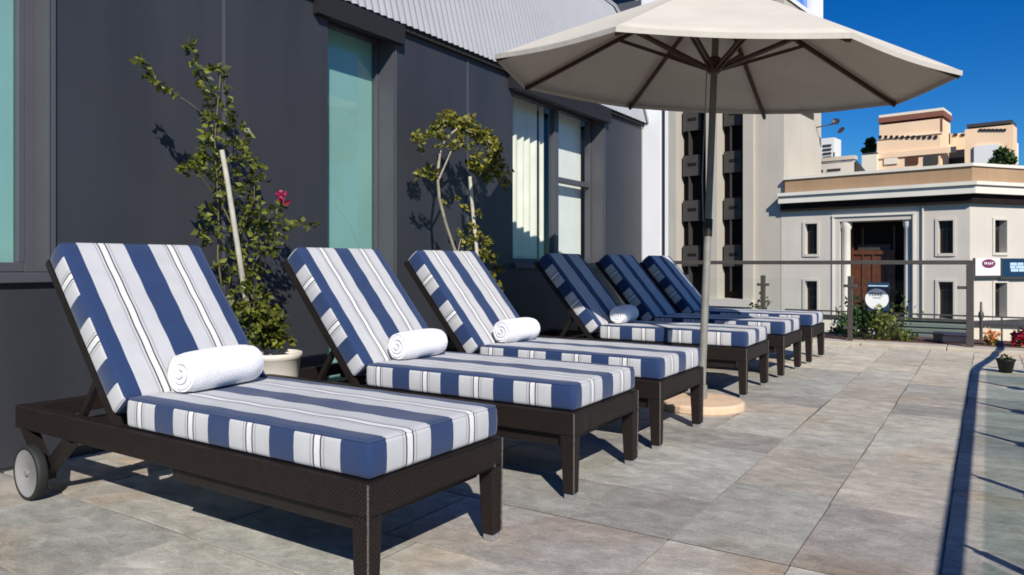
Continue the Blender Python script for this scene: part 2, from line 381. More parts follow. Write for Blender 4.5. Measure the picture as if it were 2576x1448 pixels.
# --- the dark building along the terrace
bld = empty('dark_panelled_building', (WX, 0, 0), 0, 'dark slate grey panelled building with a corrugated silver roof on the left', 'building')
OPEN = [(-1.2, 1.818, .955, 2.80), (3.66, 4.36, .0, 2.80), (6.085, 8.13, 1.0, 2.80)]      # y0,y1,z0,z1
def holed_wall(mb, a0, a1, z0, z1, holes, depth, P, mi=0):
    """front quads around rectangular holes plus their reveals; P(a, d, z) -> point, d = distance inward"""
    As = sorted({a0, a1, *[h[0] for h in holes], *[h[1] for h in holes]}); Zs = sorted({z0, z1, *[h[2] for h in holes], *[h[3] for h in holes]})
    As = [a for a in As if a0 <= a <= a1]; Zs = [z for z in Zs if z0 <= z <= z1]
    for i in range(len(As)-1):
        for j in range(len(Zs)-1):
            ca, cz = (As[i]+As[i+1])/2, (Zs[j]+Zs[j+1])/2
            if any(h[0] < ca < h[1] and h[2] < cz < h[3] for h in holes): continue
            mb.quad(P(As[i],0,Zs[j]), P(As[i+1],0,Zs[j]), P(As[i+1],0,Zs[j+1]), P(As[i],0,Zs[j+1]), mi)
    for h in holes:
        b0, b1, c0, c1 = h[:4]; dd = h[4] if len(h) > 4 else depth
        mb.quad(P(b0,0,c0),P(b0,0,c1),P(b0,dd,c1),P(b0,dd,c0), mi); mb.quad(P(b1,0,c0),P(b1,dd,c0),P(b1,dd,c1),P(b1,0,c1), mi)
        mb.quad(P(b0,0,c1),P(b1,0,c1),P(b1,dd,c1),P(b0,dd,c1), mi); mb.quad(P(b0,0,c0),P(b0,dd,c0),P(b1,dd,c0),P(b1,0,c0), mi)
mb = MB()
PW = lambda a, d, z: (-d, a, z)
holed_wall(mb, -3.0, Y_END, -.5, 2.95, OPEN, .24, PW)
mb.quad((-8,Y_END,-.5),(0,Y_END,-.5),(0,Y_END,2.95),(-8,Y_END,2.95)); mb.quad((-8,-3,-.5),(0,-3,-.5),(0,-3,2.95),(-8,-3,2.95)); mb.quad((-8,-3,-.5),(-8,Y_END,-.5),(-8,Y_END,2.95),(-8,-3,2.95))
mb.build('wall', M['slate_wall'], bld, fixn=False)
# plinth panel under the sills, proud by 3 mm, and a shadow gap above it
pl = MB()
pl.box(0, .008, -3.0, 3.64, .02, .69); pl.box(0, .008, 4.38, Y_END-.02, .02, .69)
pl.build('plinth_panel', M['slate_wall'], bld)
# joint strips
for yj in (2.81, 5.33):
    MB().box(0, .006, yj-.010, yj+.010, .70, 2.90).build('joint_strip', M['slate_trim'], bld)
# roof: corrugated sheet bent over the top
def roof():
    prof = [(.07,2.90),(.02,3.10),(-.14,3.75),(-.30,4.35),(-.42,4.56),(-.62,4.74),(-1.6,5.30),(-4.0,6.4)]
    mb = MB(); n = int((Y_END+3.03)/.019); vs = []; fs = []
    for j in range(n+1):
        y = -3.0+j*.019; c = .008*math.cos(2*math.pi*(y)/.076)
        for x, z in prof: vs.append((x+c*.92, y, z+c*.25))
    m = len(prof)
    for j in range(n):
        for i in range(m-1): fs.append((j*m+i, j*m+i+1, (j+1)*m+i+1, (j+1)*m+i))
    mb.add(vs, fs, 0, False)
    r = mb.build('roof', M['roof'], bld, smooth=False)
    fl = MB()
    for (x0,z0),(x1,z1) in zip(prof, prof[1:]): fl.hexa([(x0+.03,Y_END-.02,z0),(x1+.03,Y_END-.02,z1),(x1+.03,Y_END+.06,z1),(x0+.03,Y_END+.06,z0)], [(x0+.03,Y_END-.02,z0+.05),(x1+.03,Y_END-.02,z1+.05),(x1+.03,Y_END+.06,z1+.05),(x0+.03,Y_END+.06,z0+.05)])
    fl.build('roof_flashing', M['roof'], bld)
    g = MB(); vs = [(x, Y_END, z) for x, z in prof] + [(-4.0,Y_END,2.9)]; g.add(vs, [tuple(range(len(vs)))]); g.build('gable', M['roof'], bld)
    MB().box(-.02,.045,-3,Y_END-.01,2.86,2.905).build('eave_beam', M['dark'], bld)
roof()
MB().box(.272,.30,Y_END+.05,Y_END+.09,-.5,5.1).build('dark_edge_strip', M['dark'], bld)  # narrow dark strip along the right edge of the pillar
MB().box(0.0, .27, Y_END+.02, Y_END+.30, -.5, 5.1).build('corner_pillar', M['white_paint'], bld, bevel=.006)
MB().box(-.6, -.02, Y_END+.02, Y_END+.04, 3.0, 4.6).build('end_panel', M['slate_trim'], bld)
# windows
def window(y0, y1, z0, z1, verts, bars, pane_m, glass_m, sill=True, fw=.05):
    f = MB(); d = -.235
    f.box(d, d+.07, y0+.002, y0+fw, z0, z1); f.box(d, d+.07, y1-fw, y1-.002, z0, z1)
    f.box(d, d+.07, y0+fw, y1-fw, z1-fw, z1-.002); f.box(d, d+.07, y0+fw, y1-fw, z0+.002, z0+fw)
    for v in verts: f.box(d+.002, d+.072, v[0], v[1], z0+fw, z1-fw)
    for b in bars: f.box(d+.004, d+.066, b[0], b[1], b[2], b[3])
    fo = f.build('window', M['slate_trim'], bld, bevel=.003)
    g = MB().box(d+.035, d+.041, y0+fw, y1-fw, z0+fw, z1-fw).build('pane', glass_m, fo)
    MB().box(d+.0725, -.002, y1-.008, y1-.0015, z0+.003, z1-.003).build('jamb_liner', M['slate_trim'], fo)
    if sill: MB().box(-.235, .035, y0-.0, y1+.03, z0-.05, z0-.001).build('sill', M['slate_trim'], fo, bevel=.004)
    return fo
w1 = window(-1.2, 1.818, .955, 2.80, [(1.74,1.77)], [], None, M['teal_glass'])
MB().box(-.225,-.217,-1.2,1.80,.97,2.79).build('blind', M['teal'], w1)
MB().box(.0,.012,1.820,1.836,.90,2.80).build('outer_trim', M['slate_trim'], w1)
w2 = window(3.66, 4.36, .0, 2.80, [], [], None, M['teal_glass'], sill=False, fw=.03)
MB().box(-.225,-.217,3.67,4.35,.02,2.79).build('blind', M['teal'], w2)
MB().box(.0,.010,4.362,4.376,.02,2.76).build('outer_trim', M['slate_trim'], w2)
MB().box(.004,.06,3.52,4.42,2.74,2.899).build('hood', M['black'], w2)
w3 = window(6.085, 8.13, 1.0, 2.80, [(7.20,7.30)], [(7.30,8.08,1.93,1.99)], None, M['glass'])
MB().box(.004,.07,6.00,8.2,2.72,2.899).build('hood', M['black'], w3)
def curtain(y0, y1, x, z0, z1, amp, per, name, m, seed):
    mb = MB(); rnd = random.Random(seed); n = int((y1-y0)/.012); vs = []; fs = []; ph = 0
    for i in range(n+1):
        y = y0+(y1-y0)*i/n; ph += .012/per*2*math.pi*rnd.uniform(.5,1.5)
        xx = x+amp*math.sin(ph)
        vs += [(xx, y, z0), (xx, y, z1)]
    for i in range(n): fs.append((2*i, 2*i+2, 2*i+3, 2*i+1))
    return mb.add(vs, fs, 0, True).build(name, m, w3, fixn=False)
curtain(6.12, 7.02, -.30, 1.0, 2.78, .022, .15, 'curtain', M['curtain'], 3)
curtain(7.07, 7.19, -.30, 1.0, 2.78, .018, .10, 'curtain', M['curtain'], 5)
MB().box(-.31,-.30,7.32,8.10,1.02,2.8).build('blind', M['sheer'], w3)
MB().box(.0,.012,8.132,8.148,1.0,2.76).build('outer_trim', M['slate_trim'], w3)
MB().box(-.9,-.88,5.9,8.4,.6,2.95).build('dark_room_panel', M['dark'], w3)

# --- far railing
rl = empty('end_railing', (0, 9.95, 0), 0, 'grey metal handrail with glass panels across the far end of the terrace', 'railing')
MB().box(WX+.02, -.14, -.03, .03, .985, 1.035).build('handrail', M['rail'], rl, bevel=.006)
MB().box(-.21, -.135, -.036, .036, .036, .984).build('end_post', M['rail'], rl, bevel=.005)
for px in (-3.55, -2.5, -1.44):
    p = MB(); p.box(px-.028, px+.028, -.024, .024, .036, .84); 
    p.box(px-.075, px+.075, -.03, .03, .70, .735)
    p.box(px-.075, px+.075, -.03, .03, .18, .215)
    p.build('post', M['rail'], rl, bevel=.004)
MB().box(-.30,-.21,-.03,.03,.70,.735).build('clamp', M['rail'], rl, bevel=.004)
for a, b in ((-3.88,-3.60),(-3.5,-2.55),(-2.45,-1.49),(-1.39,-.27)):
    MB().box(a, b, -.005, .005, .09, .80).build('glass_panel', M['clear_glass'], rl)
# --- side railing with tinted glass along the open side
sr = empty('side_railing', (.885, .02, 0), 0, 'tinted glass balustrade whose handrail shadow runs along the paving on the right', 'railing')
hp = [(.03,-2.5,1.01),(.03,6.7,1.01),(.035,7.0,1.01),(.06,7.4,1.01),(.13,7.9,1.01),(.19,8.4,1.01),(.22,9.0,1.01),(.22,9.9,1.01)]
h = MB()
for a, b in zip(hp, hp[1:]): h.bar(a, b, .052, .028)
h.build('handrail', M['rail'], sr)
for py in (-.1,1.0,2.08,3.12,4.18,5.27,6.38,7.5):
    ox = 0 if py < 7 else .06
    p = MB(); p.box(ox-.02, ox+.02, py-.012, py+.012, 0.001, .90); p.box(ox-.007, ox+.007, py-.007, py+.007, .90, .99)
    p.box(ox-.03, ox+.03, py-.06, py+.06, .66, .72); p.box(ox-.03, ox+.03, py-.06, py+.06, .18, .24)
    p.build('post', M['rail'], sr)
    if py < 7: MB().box(-.005, .005, py+.05, py+1.0, .06, .885).build('glass_panel', M['rail_glass'], sr)

# ================================================================== LOUNGERS
def cushion(L, W, T, name, mtop, mside, parent, seed=1):
    """rounded, slightly puffed pad; local x 0..-L, y +-W/2, z 0..T ; side faces take the cross stripes"""
    bm = bmesh.new(); bmesh.ops.create_grid(bm, x_segments=2, y_segments=2, size=1); bm.clear()
    r = .020
    def rings(Lg, n):
        e = [0, .25*r, .6*r, r]; m = [r+(Lg-2*r)*q/n for q in range(1, n)]
        return e+m+[Lg-x for x in reversed(e)]
    X_, Y_, Z_ = rings(L, 26), rings(W, 14), rings(T, 2)
    nx, ny, nz = len(X_)-1, len(Y_)-1, len(Z_)-1
    def P(i, j, k): return Vector((-X_[i], -W/2+Y_[j], Z_[k]))
    verts = {}
    def V(i, j, k):
        if (i,j,k) not in verts:
            p = P(i,j,k); q = p.copy()
            lo = Vector((-L+r, -W/2+r, r)); hi = Vector((-r, W/2-r, T-r))
            c = Vector((min(max(p.x,lo.x),hi.x), min(max(p.y,lo.y),hi.y), min(max(p.z,lo.z),hi.z)))
            d = p-c
            if d.length > 1e-6: q = c + d.normalized()*r
            u_ = X_[i]/L; v_ = Y_[j]/W; fx = max(0, math.sin(math.pi*u_))**.4; fy = max(0, math.sin(math.pi*v_))**.4
            if k == nz: q.z += .004*fx*fy + .0018*math.sin(u_*31+seed)*fy*fx + .0012*math.sin(v_*17+u_*9+seed)*fx*fy
            if j in (0, ny): q.y += (-1 if j == 0 else 1)*.003*math.sin(math.pi*Z_[k]/T)
            if i in (0, nx): q.x += (1 if i == 0 else -1)*.003*math.sin(math.pi*Z_[k]/T)
            verts[(i,j,k)] = bm.verts.new(q)
        return verts[(i,j,k)]
    # sample positions unevenly: edges get their own rings
    faces = []
    for i in range(nx):
        for j in range(ny):
            for k in (0, nz): faces.append(([V(i,j,k),V(i+1,j,k),V(i+1,j+1,k),V(i,j+1,k)], 0))
    for i in range(nx):
        for k in range(nz):
            for j in (0, ny): faces.append(([V(i,j,k),V(i+1,j,k),V(i+1,j,k+1),V(i,j,k+1)], 1))
    for j in range(ny):
        for k in range(nz):
            for i in (0, nx): faces.append(([V(i,j,k),V(i,j+1,k),V(i,j+1,k+1),V(i,j,k+1)], 0))
    for vs, mi in faces:
        f = bm.faces.new(vs); f.material_index = mi; f.smooth = True
    bmesh.ops.recalc_face_normals(bm, faces=bm.faces)
    me = bpy.data.meshes.new(name); bm.to_mesh(me); bm.free(); me.materials.append(mtop); me.materials.append(mside)
    o = bpy.data.objects.new(name, me); COL.objects.link(o); o.parent = parent
    g = .0055; rc = .022; lp = []
    for cx_, cy2, a0 in ((-rc, W/2-rc, 0), (-L+rc, W/2-rc, 90), (-L+rc, -W/2+rc, 180), (-rc, -W/2+rc, 270)):
        for q in range(5):
            t = R(a0+q*22.5); lp.append((cx_+(rc-g)*math.cos(t), cy2+(rc-g)*math.sin(t), T-.0055))
    dense = []
    for p, q in zip(lp, lp[1:]+lp[:1]):
        n_ = max(1, int((Vector(q)-Vector(p)).length/.08))
        for m_ in range(n_): dense.append(Vector(p).lerp(Vector(q), m_/n_))
    MB().tube(dense+[dense[0]], .0042, 6).build('piping', mtop, o)
    return o
m_top = stripe_mat('striped_canvas', 1, .32, .26)
def make_lounger(k=1.0):
    rt = empty('sun_lounger')
    rt['category'] = 'sun lounger'; rt['group'] = 'sun loungers lined up along the dark wall'
    W = .345; x0 = -2.15*k; zt = .37; zb = .270; hx = -1.285*k; wx = (-1.92 if k == 1 else -1.80*k)
    m_seat = stripe_mat('striped_canvas_side', 0, .32*k, 1.275*k+.005)     # bands across the long side
    m_back = stripe_mat('striped_canvas_back_side', 0, .32*k, .084*k)
    f = MB()
    f.box(x0, 0, -W, -W+.055, zb, zt); f.box(x0, 0, W-.055, W, zb, zt)
    f.box(-.055, 0, -W+.055, W-.055, zb, zt); f.box(x0, x0+.055, -W+.055, W-.055, zb+.03, zt-.002)
    fo = f.build('frame', M['wicker'], rt, bevel=.006)
    s = MB()
    s.box(hx, -.056, -W+.056, W-.056, .335, .352)
    s.box(hx-.10, hx-.03, -W+.056, W-.056, .30, .34); s.box(-1.74*k, -1.66*k, -W+.056, W-.056, .30, .345)
    s.build('deck', M['wicker'], rt)
    # pull-out tray under the seat
    MB().box(-1.0*k, -.09*k, -W+.03, W-.03, .215, .2685).build('tray', M['frame_dark'], rt, bevel=.004)
    for sy in (-1, 1):
        lg = MB(); yo = sy*W; yi = sy*(W-.062)
        t4 = [(-.066,min(yo,yi),zb),(-.001,min(yo,yi),zb),(-.001,max(yo,yi),zb),(-.066,max(yo,yi),zb)]
        yo2 = sy*(W-.004); yi2 = sy*(W-.054)
        b4 = [(-.056,min(yo2,yi2),.024),(-.005,min(yo2,yi2),.024),(-.005,max(yo2,yi2),.024),(-.056,max(yo2,yi2),.024)]
        lg.hexa(b4, t4); lo = lg.build('leg', M['wicker'], rt, bevel=.005)
        MB().tube([(-.0035, sy*(W-.004), .03), (-.001, sy*(W-.001), zt-.004)], .0035, 6).build('corner_braid', M['braid'], lo)
        MB().box(-.052,-.009,min(yo2,yi2)+.004,max(yo2,yi2)-.004,.0,.0235).build('foot_cap', M['steel'], lo, bevel=.003)
        # raked V leg carrying the wheel
        v = MB(); ax = wx; yc = sy*(W-.028)
        v.bar((x0+.06, yc, zb+.01), (ax, yc, .10), .045, .05); v.bar((ax+.22, yc, zb+.005), (ax+.015, yc, .11), .045, .045)
        v.box(ax-.035, ax+.035, yc-.022, yc+.022, .075, .14)
        vo = v.build('wheel_leg', M['frame_dark'], rt)
        wy = sy*(W+.035); wh = MB(); n = 36
        def ring(r, y): return [(ax+r*math.cos(2*math.pi*q/n), y, .114+r*math.sin(2*math.pi*q/n)) for q in range(n)]
        prof = [(.020,.012),(.030,.020),(.086,.014),(.092,.020),(.1,.020)]
        vs = []; fs = []
        for r_, y_ in prof: vs += ring(r_, wy+sy*y_)
        for a in range(len(prof)-1):
            for q in range(n): q2 = (q+1)%n; fs.append((a*n+q, a*n+q2, (a+1)*n+q2, (a+1)*n+q))
        fs.append(tuple(range(n))); wh.add(vs, fs, 0, True)
        wh.add(ring(.1, wy-sy*.018), [tuple(range(n))], 0)
        wo = wh.build('wheel', M['wheel'], rt)
        ty = MB(); prof = [(.0995,-.021),(.112,-.019),(.114,-.010),(.114,.010),(.112,.021),(.0995,.023)]; vs = []; fs = []
        for r_, y_ in prof: vs += ring(r_, wy+sy*y_)
        for a in range(len(prof)):
            a2 = (a+1) % len(prof)
            for q in range(n): q2 = (q+1)%n; fs.append((a*n+q, a*n+q2, a2*n+q2, a2*n+q))
        ty.add(vs, fs, 0, True).build('tyre', M['rubber'], wo)
        MB().tube([(ax, yc, .114), (ax, wy+sy*.024, .114)], .012, 10).build('axle', M['steel'], wo)
    seat = cushion(1.27*k, .66, .115, 'seat_cushion', m_top, m_seat, rt); seat.location = (-.008, 0, .372)
    # backrest
    ang = R(50)
    bx, bz = hx-.085, .405
    bk = cushion(.80, .66, .115, 'back_cushion', m_top, m_back, rt, 4); bk.location = (bx, 0, bz); bk.rotation_euler = (0, ang, 0)
    ux, uz = -math.cos(ang), math.sin(ang); nx_, nz_ = math.sin(ang), math.cos(ang)
    bf = MB(); P = lambda a, y, off=-.018: (bx+ux*a+nx_*off, y, bz+uz*a+nz_*off)
    for sy in (-1, 1): bf.bar(P(-.06, sy*.315), P(.80, sy*.315), .03, .03, up=(1,0,0))
    for a in (.02,.2,.4,.6,.785): bf.bar(P(a, -.30), P(a, .30), .03, .03, up=(1,0,0))
    bf.build('back_frame', M['frame_dark'], rt)
    for sy in (-1, 1):
        MB().bar(P(.22, sy*.285, -.03), (-1.70*k, sy*.285, .345), .026, .026).build('back_support', M['frame_dark'], rt)
    # ties at the crease
    MB().bar((hx-.01, -.30, .40), (hx-.01, .30, .40), .03, .012).build('crease_strap', M['violet_black'], rt)
    return rt
LG = [
 (-1.48, 1.867, 'nearest striped lounger, large in the left foreground with its grey wheel showing'),
 (-1.46, 3.06, 'second striped lounger from the camera, its headrest beside the potted creeper with the pink flower'),
 (-1.46, 4.04, 'third striped lounger, its foot just in front of the umbrella pole'),
 (-1.50, 5.82, 'first lounger behind the umbrella pole, shaded headrest holding a grey looking towel'),
 (-1.48, 6.94, 'shaded striped lounger without a towel, second from the far end of the row'),
 (-1.46, 8.01, 'farthest striped lounger, last in the row next to the glass railing'),
]
p1 = make_lounger(1.0); p2 = make_lounger(.94); use = 0
for i, (x, y, lab) in enumerate(LG):
    o = p1 if i == 0 else (p2 if i == 1 else copy_tree(p2))
    o.location = (x, y, 0); o['label'] = lab
    o.rotation_euler = (0, 0, R([0,.6,-.5,.8,-.4,.3][i]))

# towels
def make_towel():
    mb = MB(); n = 90; turns = 3.2; R0 = .076; L = .33; rnd = random.Random(4)
    def sp(t): 
        a = t*turns*2*math.pi; r = .012+(R0-.012)*t
        return r*math.cos(a), r*math.sin(a)
    # outer shell
    segs = 40; rings = 12; vs = []; fs = []
    for i in range(rings+1):
        x = -L/2+L*i/rings; e = abs(2*i/rings-1); sc = 1-.13*e**7
        for q in range(segs):
            t = 2*math.pi*q/segs; r = R0*sc*(1+.02*math.sin(3*t+i*.5)+rnd.uniform(-.008,.008))
            if .0 <= q <= 1: r *= 1.05
            z = r*math.sin(t); z = max(z, -R0*.86)
            vs.append((x, r*math.cos(t), z))
    for i in range(rings):
        for q in range(segs): q2 = (q+1)%segs; fs.append((i*segs+q, i*segs+q2, (i+1)*segs+q2, (i+1)*segs+q))
    mb.add(vs, fs, 0, True)
    for sx in (-1, 1):
        mb.add([(sx*(L/2-.003), R0*.885*math.cos(2*math.pi*q/40), max(R0*.885*math.sin(2*math.pi*q/40), -R0*.84)) for q in range(40)], [tuple(range(40))], 0)
    # spiral rolled ends
    for sx in (-1, 1):
        vs = []; fs = []; m = 70
        for i in range(m+1):
            t = i/m; a = t*turns*2*math.pi; r = R0*.90*(.06+.94*t); w_ = R0*.90*.94/turns*.5
            for rr, xx in ((r, .002+.012*(1-t)), (max(r-w_*.55,.001), .007+.012*(1-t)), (max(r-w_*1.2,.0005), .005+.012*(1-t)), (max(r-w_*1.95,0.0003), .0005+.012*(1-t))):
                vs.append((sx*(L/2+xx-.004), rr*math.cos(a), max(rr*math.sin(a), -R0*.80)))
        for i in range(m):
            for k in range(3): fs.append((i*4+k, (i+1)*4+k, (i+1)*4+k+1, i*4+k+1))
        mb.add(vs, fs, 0, True)
    return mb.build('rolled_towel', M['towel'])
tw = make_towel()
TW = [(-2.66, 1.865, 97, 'white rolled towel on the nearest lounger in the left foreground', 1.10),
      (-2.59, 3.05, 88, 'white rolled towel on the second lounger, right of the potted creeper with the pink flower', 1.0),
      (-2.59, 4.04, 84, 'white rolled towel on the third lounger, left of the umbrella pole', 1.0),
      (-2.62, 5.80, 92, 'grey looking rolled towel lying in the shade behind the umbrella pole', 1.0)]
for i, (x, y, a, lab, sc) in enumerate(TW):
    o = tw if i == 0 else tw.copy()
    if i: COL.objects.link(o)
    o.location = (x, y, .497+.066*sc); o.rotation_euler = (R(8*i), 0, R(a)); o.scale = (sc, sc, sc); tag(o, lab, 'towel', 'rolled towels on the loungers')

# ================================================================== UMBRELLA
um = empty('patio_umbrella', (-1.66, 4.95, 0), 0, 'large cream octagonal patio umbrella standing between the third and fourth lounger', 'umbrella')
O = Vector((-1.66, 4.95, 0))
def umbrella():
    c = Vector((-1.708, 5.254, 2.34)) - O; n_ = Vector((.1041, -.0279, 1)).normalized()
    e1 = Vector((0,1,0)).cross(n_).normalized(); e2 = n_.cross(e1); RR = 1.585; ph = -2.352
    H = .70; apex = c + n_*H
    def tipdir(kf): t = ph+kf*math.pi/4; return e1*math.cos(t)+e2*math.sin(t)
    tips = [c + tipdir(i)*RR for i in range(8)]
    # canopy: each panel subdivided, sagging between ribs
    mb = MB(); nr, ns = 14, 8; vs = []; idx = {}
    def pt(i, a, s):          # a 0..1 out from apex, s 0..1 across the panel i
        A, B = tips[i % 8], tips[(i+1) % 8]
        rim = A.lerp(B, s); p = apex.lerp(rim, a)
        sag = math.sin(math.pi*s)*a*(1-.35*a)
        bow = math.sin(math.pi*a)*.008
        q = p - n_*sag*.022 - n_*(-bow)
        # the hem pulls in between the ribs
        inw = (c - rim).normalized(); q = q + inw*math.sin(math.pi*s)*.014*a
        if i in (4,): q = q + Vector((0,0,1))*.012*math.sin(a*15+s*4)*math.sin(math.pi*s)*a
        return q
    for i in range(8):
        b = []
        for r_ in range(nr+1):
            for s in range(ns+1): b.append(pt(i, r_/nr, s/ns))
        f = [((r_)*(ns+1)+s, (r_)*(ns+1)+s+1, (r_+1)*(ns+1)+s+1, (r_+1)*(ns+1)+s) for r_ in range(nr) for s in range(ns)]
        mb.add(b, f, 0, True)
    co = mb.build('canopy', M['canvas'], um)
    bm = bmesh.new(); bm.from_mesh(co.data); bmesh.ops.remove_doubles(bm, verts=bm.verts, dist=.001); bmesh.ops.recalc_face_normals(bm, faces=bm.faces)
    for f in bm.faces: f.smooth = True
    for e in bm.edges:
        if len(e.link_faces) == 2 and e.calc_face_angle(0) > R(7): e.smooth = False
    bm.to_mesh(co.data); bm.free()
    so = co.modifiers.new('thickness', 'SOLIDIFY'); so.thickness = .004; so.offset = 0
    hm = MB()
    for i in range(8):
        pts = [pt(i, 1.0, s/8) for s in range(9)]
        for a, b in zip(pts, pts[1:]): hm.bar(a-n_*.012, b-n_*.012, .007, .03, up=n_)
    hm.build('hem', M['canvas'], co)
    # pole, hub, ribs, struts
    base = Vector((0,0,.06)); axis = (apex-base)
    at = lambda z: base + axis*((z-.06)/axis.z)
    MB().tube([at(.07), at(1.25)], .026, 16).build('lower_pole', M['pole'], um)
    MB().tube([at(1.2505), apex+n_*.03], .024, 16).build('upper_pole', mat('upper_pole_wood', (.15,.125,.10), .4, .15, 12), um)
    MB().tube([at(1.19), at(1.31)], .031, 16).build('pole_sleeve', M['frame_dark'], um)
    hub = at(2.40)
    MB().tube([at(2.36), at(2.38), at(2.45), at(2.47)], [.04,.055,.055,.04], 16).build('runner_hub', M['teak'], um)
    MB().tube([apex-n_*.07, apex-n_*.03], .055, 16).build('top_hub', M['teak'], um)
    MB().tube([apex+n_*.02, apex+n_*.05, apex+n_*.09], [.05,.04,.02], 16).build('finial', M['teak'], um)
    for i in range(8):
        A = apex - n_*.055; T = tips[i] - n_*.035
        d = (T-A).normalized(); ext = .05 if i == 5 else -.01
        rb = MB()
        mid = A.lerp(T, .5)+n_*.006
        rb.bar(A, mid, .022, .03, up=n_); rb.bar(mid, T+d*ext, .022, .03, up=n_)
        ro = rb.build('rib', M['teak'], um)
        J = A.lerp(T, .47)+n_*.012; sd = d.cross(n_).normalized()*.016
        st = MB()
        for s_ in (-1, 1): st.bar(hub+d*.04+sd*s_, J+sd*s_-n_*.01, .012, .024, up=n_)
        st.build('strut', M['teak'], ro)
    MB().tube([hub+Vector((-.045,-.03,-.03)), at(1.6)+Vector((-.045,-.03,0)), at(1.30)+Vector((-.03,-.02,0))], .004, 6).build('pull_cord', M['pole'], um)
    # little loose corner of cloth at the back hem
    fq = pt(4, 1.0, .62); fl = MB(); fl.add([fq+Vector((-.10,0,-.0)), fq+Vector((.05,0,0)), fq+Vector((.04,.01,-.09))], [(0,1,2)]); fo = fl.build('loose_flap', M['canvas'], co)
    s2 = fo.modifiers.new('thickness', 'SOLIDIFY'); s2.thickness = .003
umbrella()
b = MB()
prof = [(.0,.0),(.285,.0),(.292,.012),(.290,.045),(.275,.060),(.10,.066),(.0,.066)]
b.lathe(prof, n=18, smooth=False)
b.build('base', M['sand_stone'], um)
MB().tube([(0,0,.064),(0,0,.16)], .040, 16).build('base_collar', M['pole'], um)

# ================================================================== PLANTS
def leaf(mb, p, size, rnd, mi=0, flat=None):
    d = Vector((rnd.gauss(0,1), rnd.gauss(0,1), rnd.gauss(0,.8)))
    if flat is not None: d += flat
    d.normalize(); up = Vector((rnd.gauss(0,1), rnd.gauss(0,1), rnd.gauss(0,1))); s = d.cross(up).normalized()
    nn = s.cross(d)
    L = size*rnd.uniform(.7,1.25); W_ = L*.34
    vs = [p, p+d*L*.35+s*W_+nn*L*.07, p+d*L, p+d*L*.35-s*W_+nn*L*.07, p+d*L*.45]
    mb.add(vs, [(0,1,4),(1,2,4),(2,3,4),(3,0,4)], mi)
def foliage(clusters, X, per, size, rnd, depth=.09, wob=1.0):
    mb = MB(); cen = []
    for u, v, rad, dens in clusters:
        c = onX(u, v, X+rnd.uniform(-.04,.05)+(.10 if v > 690 else 0)); rm = rad*(c.x/ray(u,v).x)/1840
        cen.append((c, rm))
        n = max(6, int(per*dens*(rm/.06)**1.6))
        for _ in range(n):
            while True:
                q = Vector((rnd.uniform(-1,1), rnd.uniform(-1,1), rnd.uniform(-1,1)))
                if q.length < 1: break
            q = Vector((q.x*min(rm, depth)*1.1, q.y*rm, q.z*rm))
            leaf(mb, c+q, size, rnd, 0)
    return mb, cen
rnd = random.Random(21)
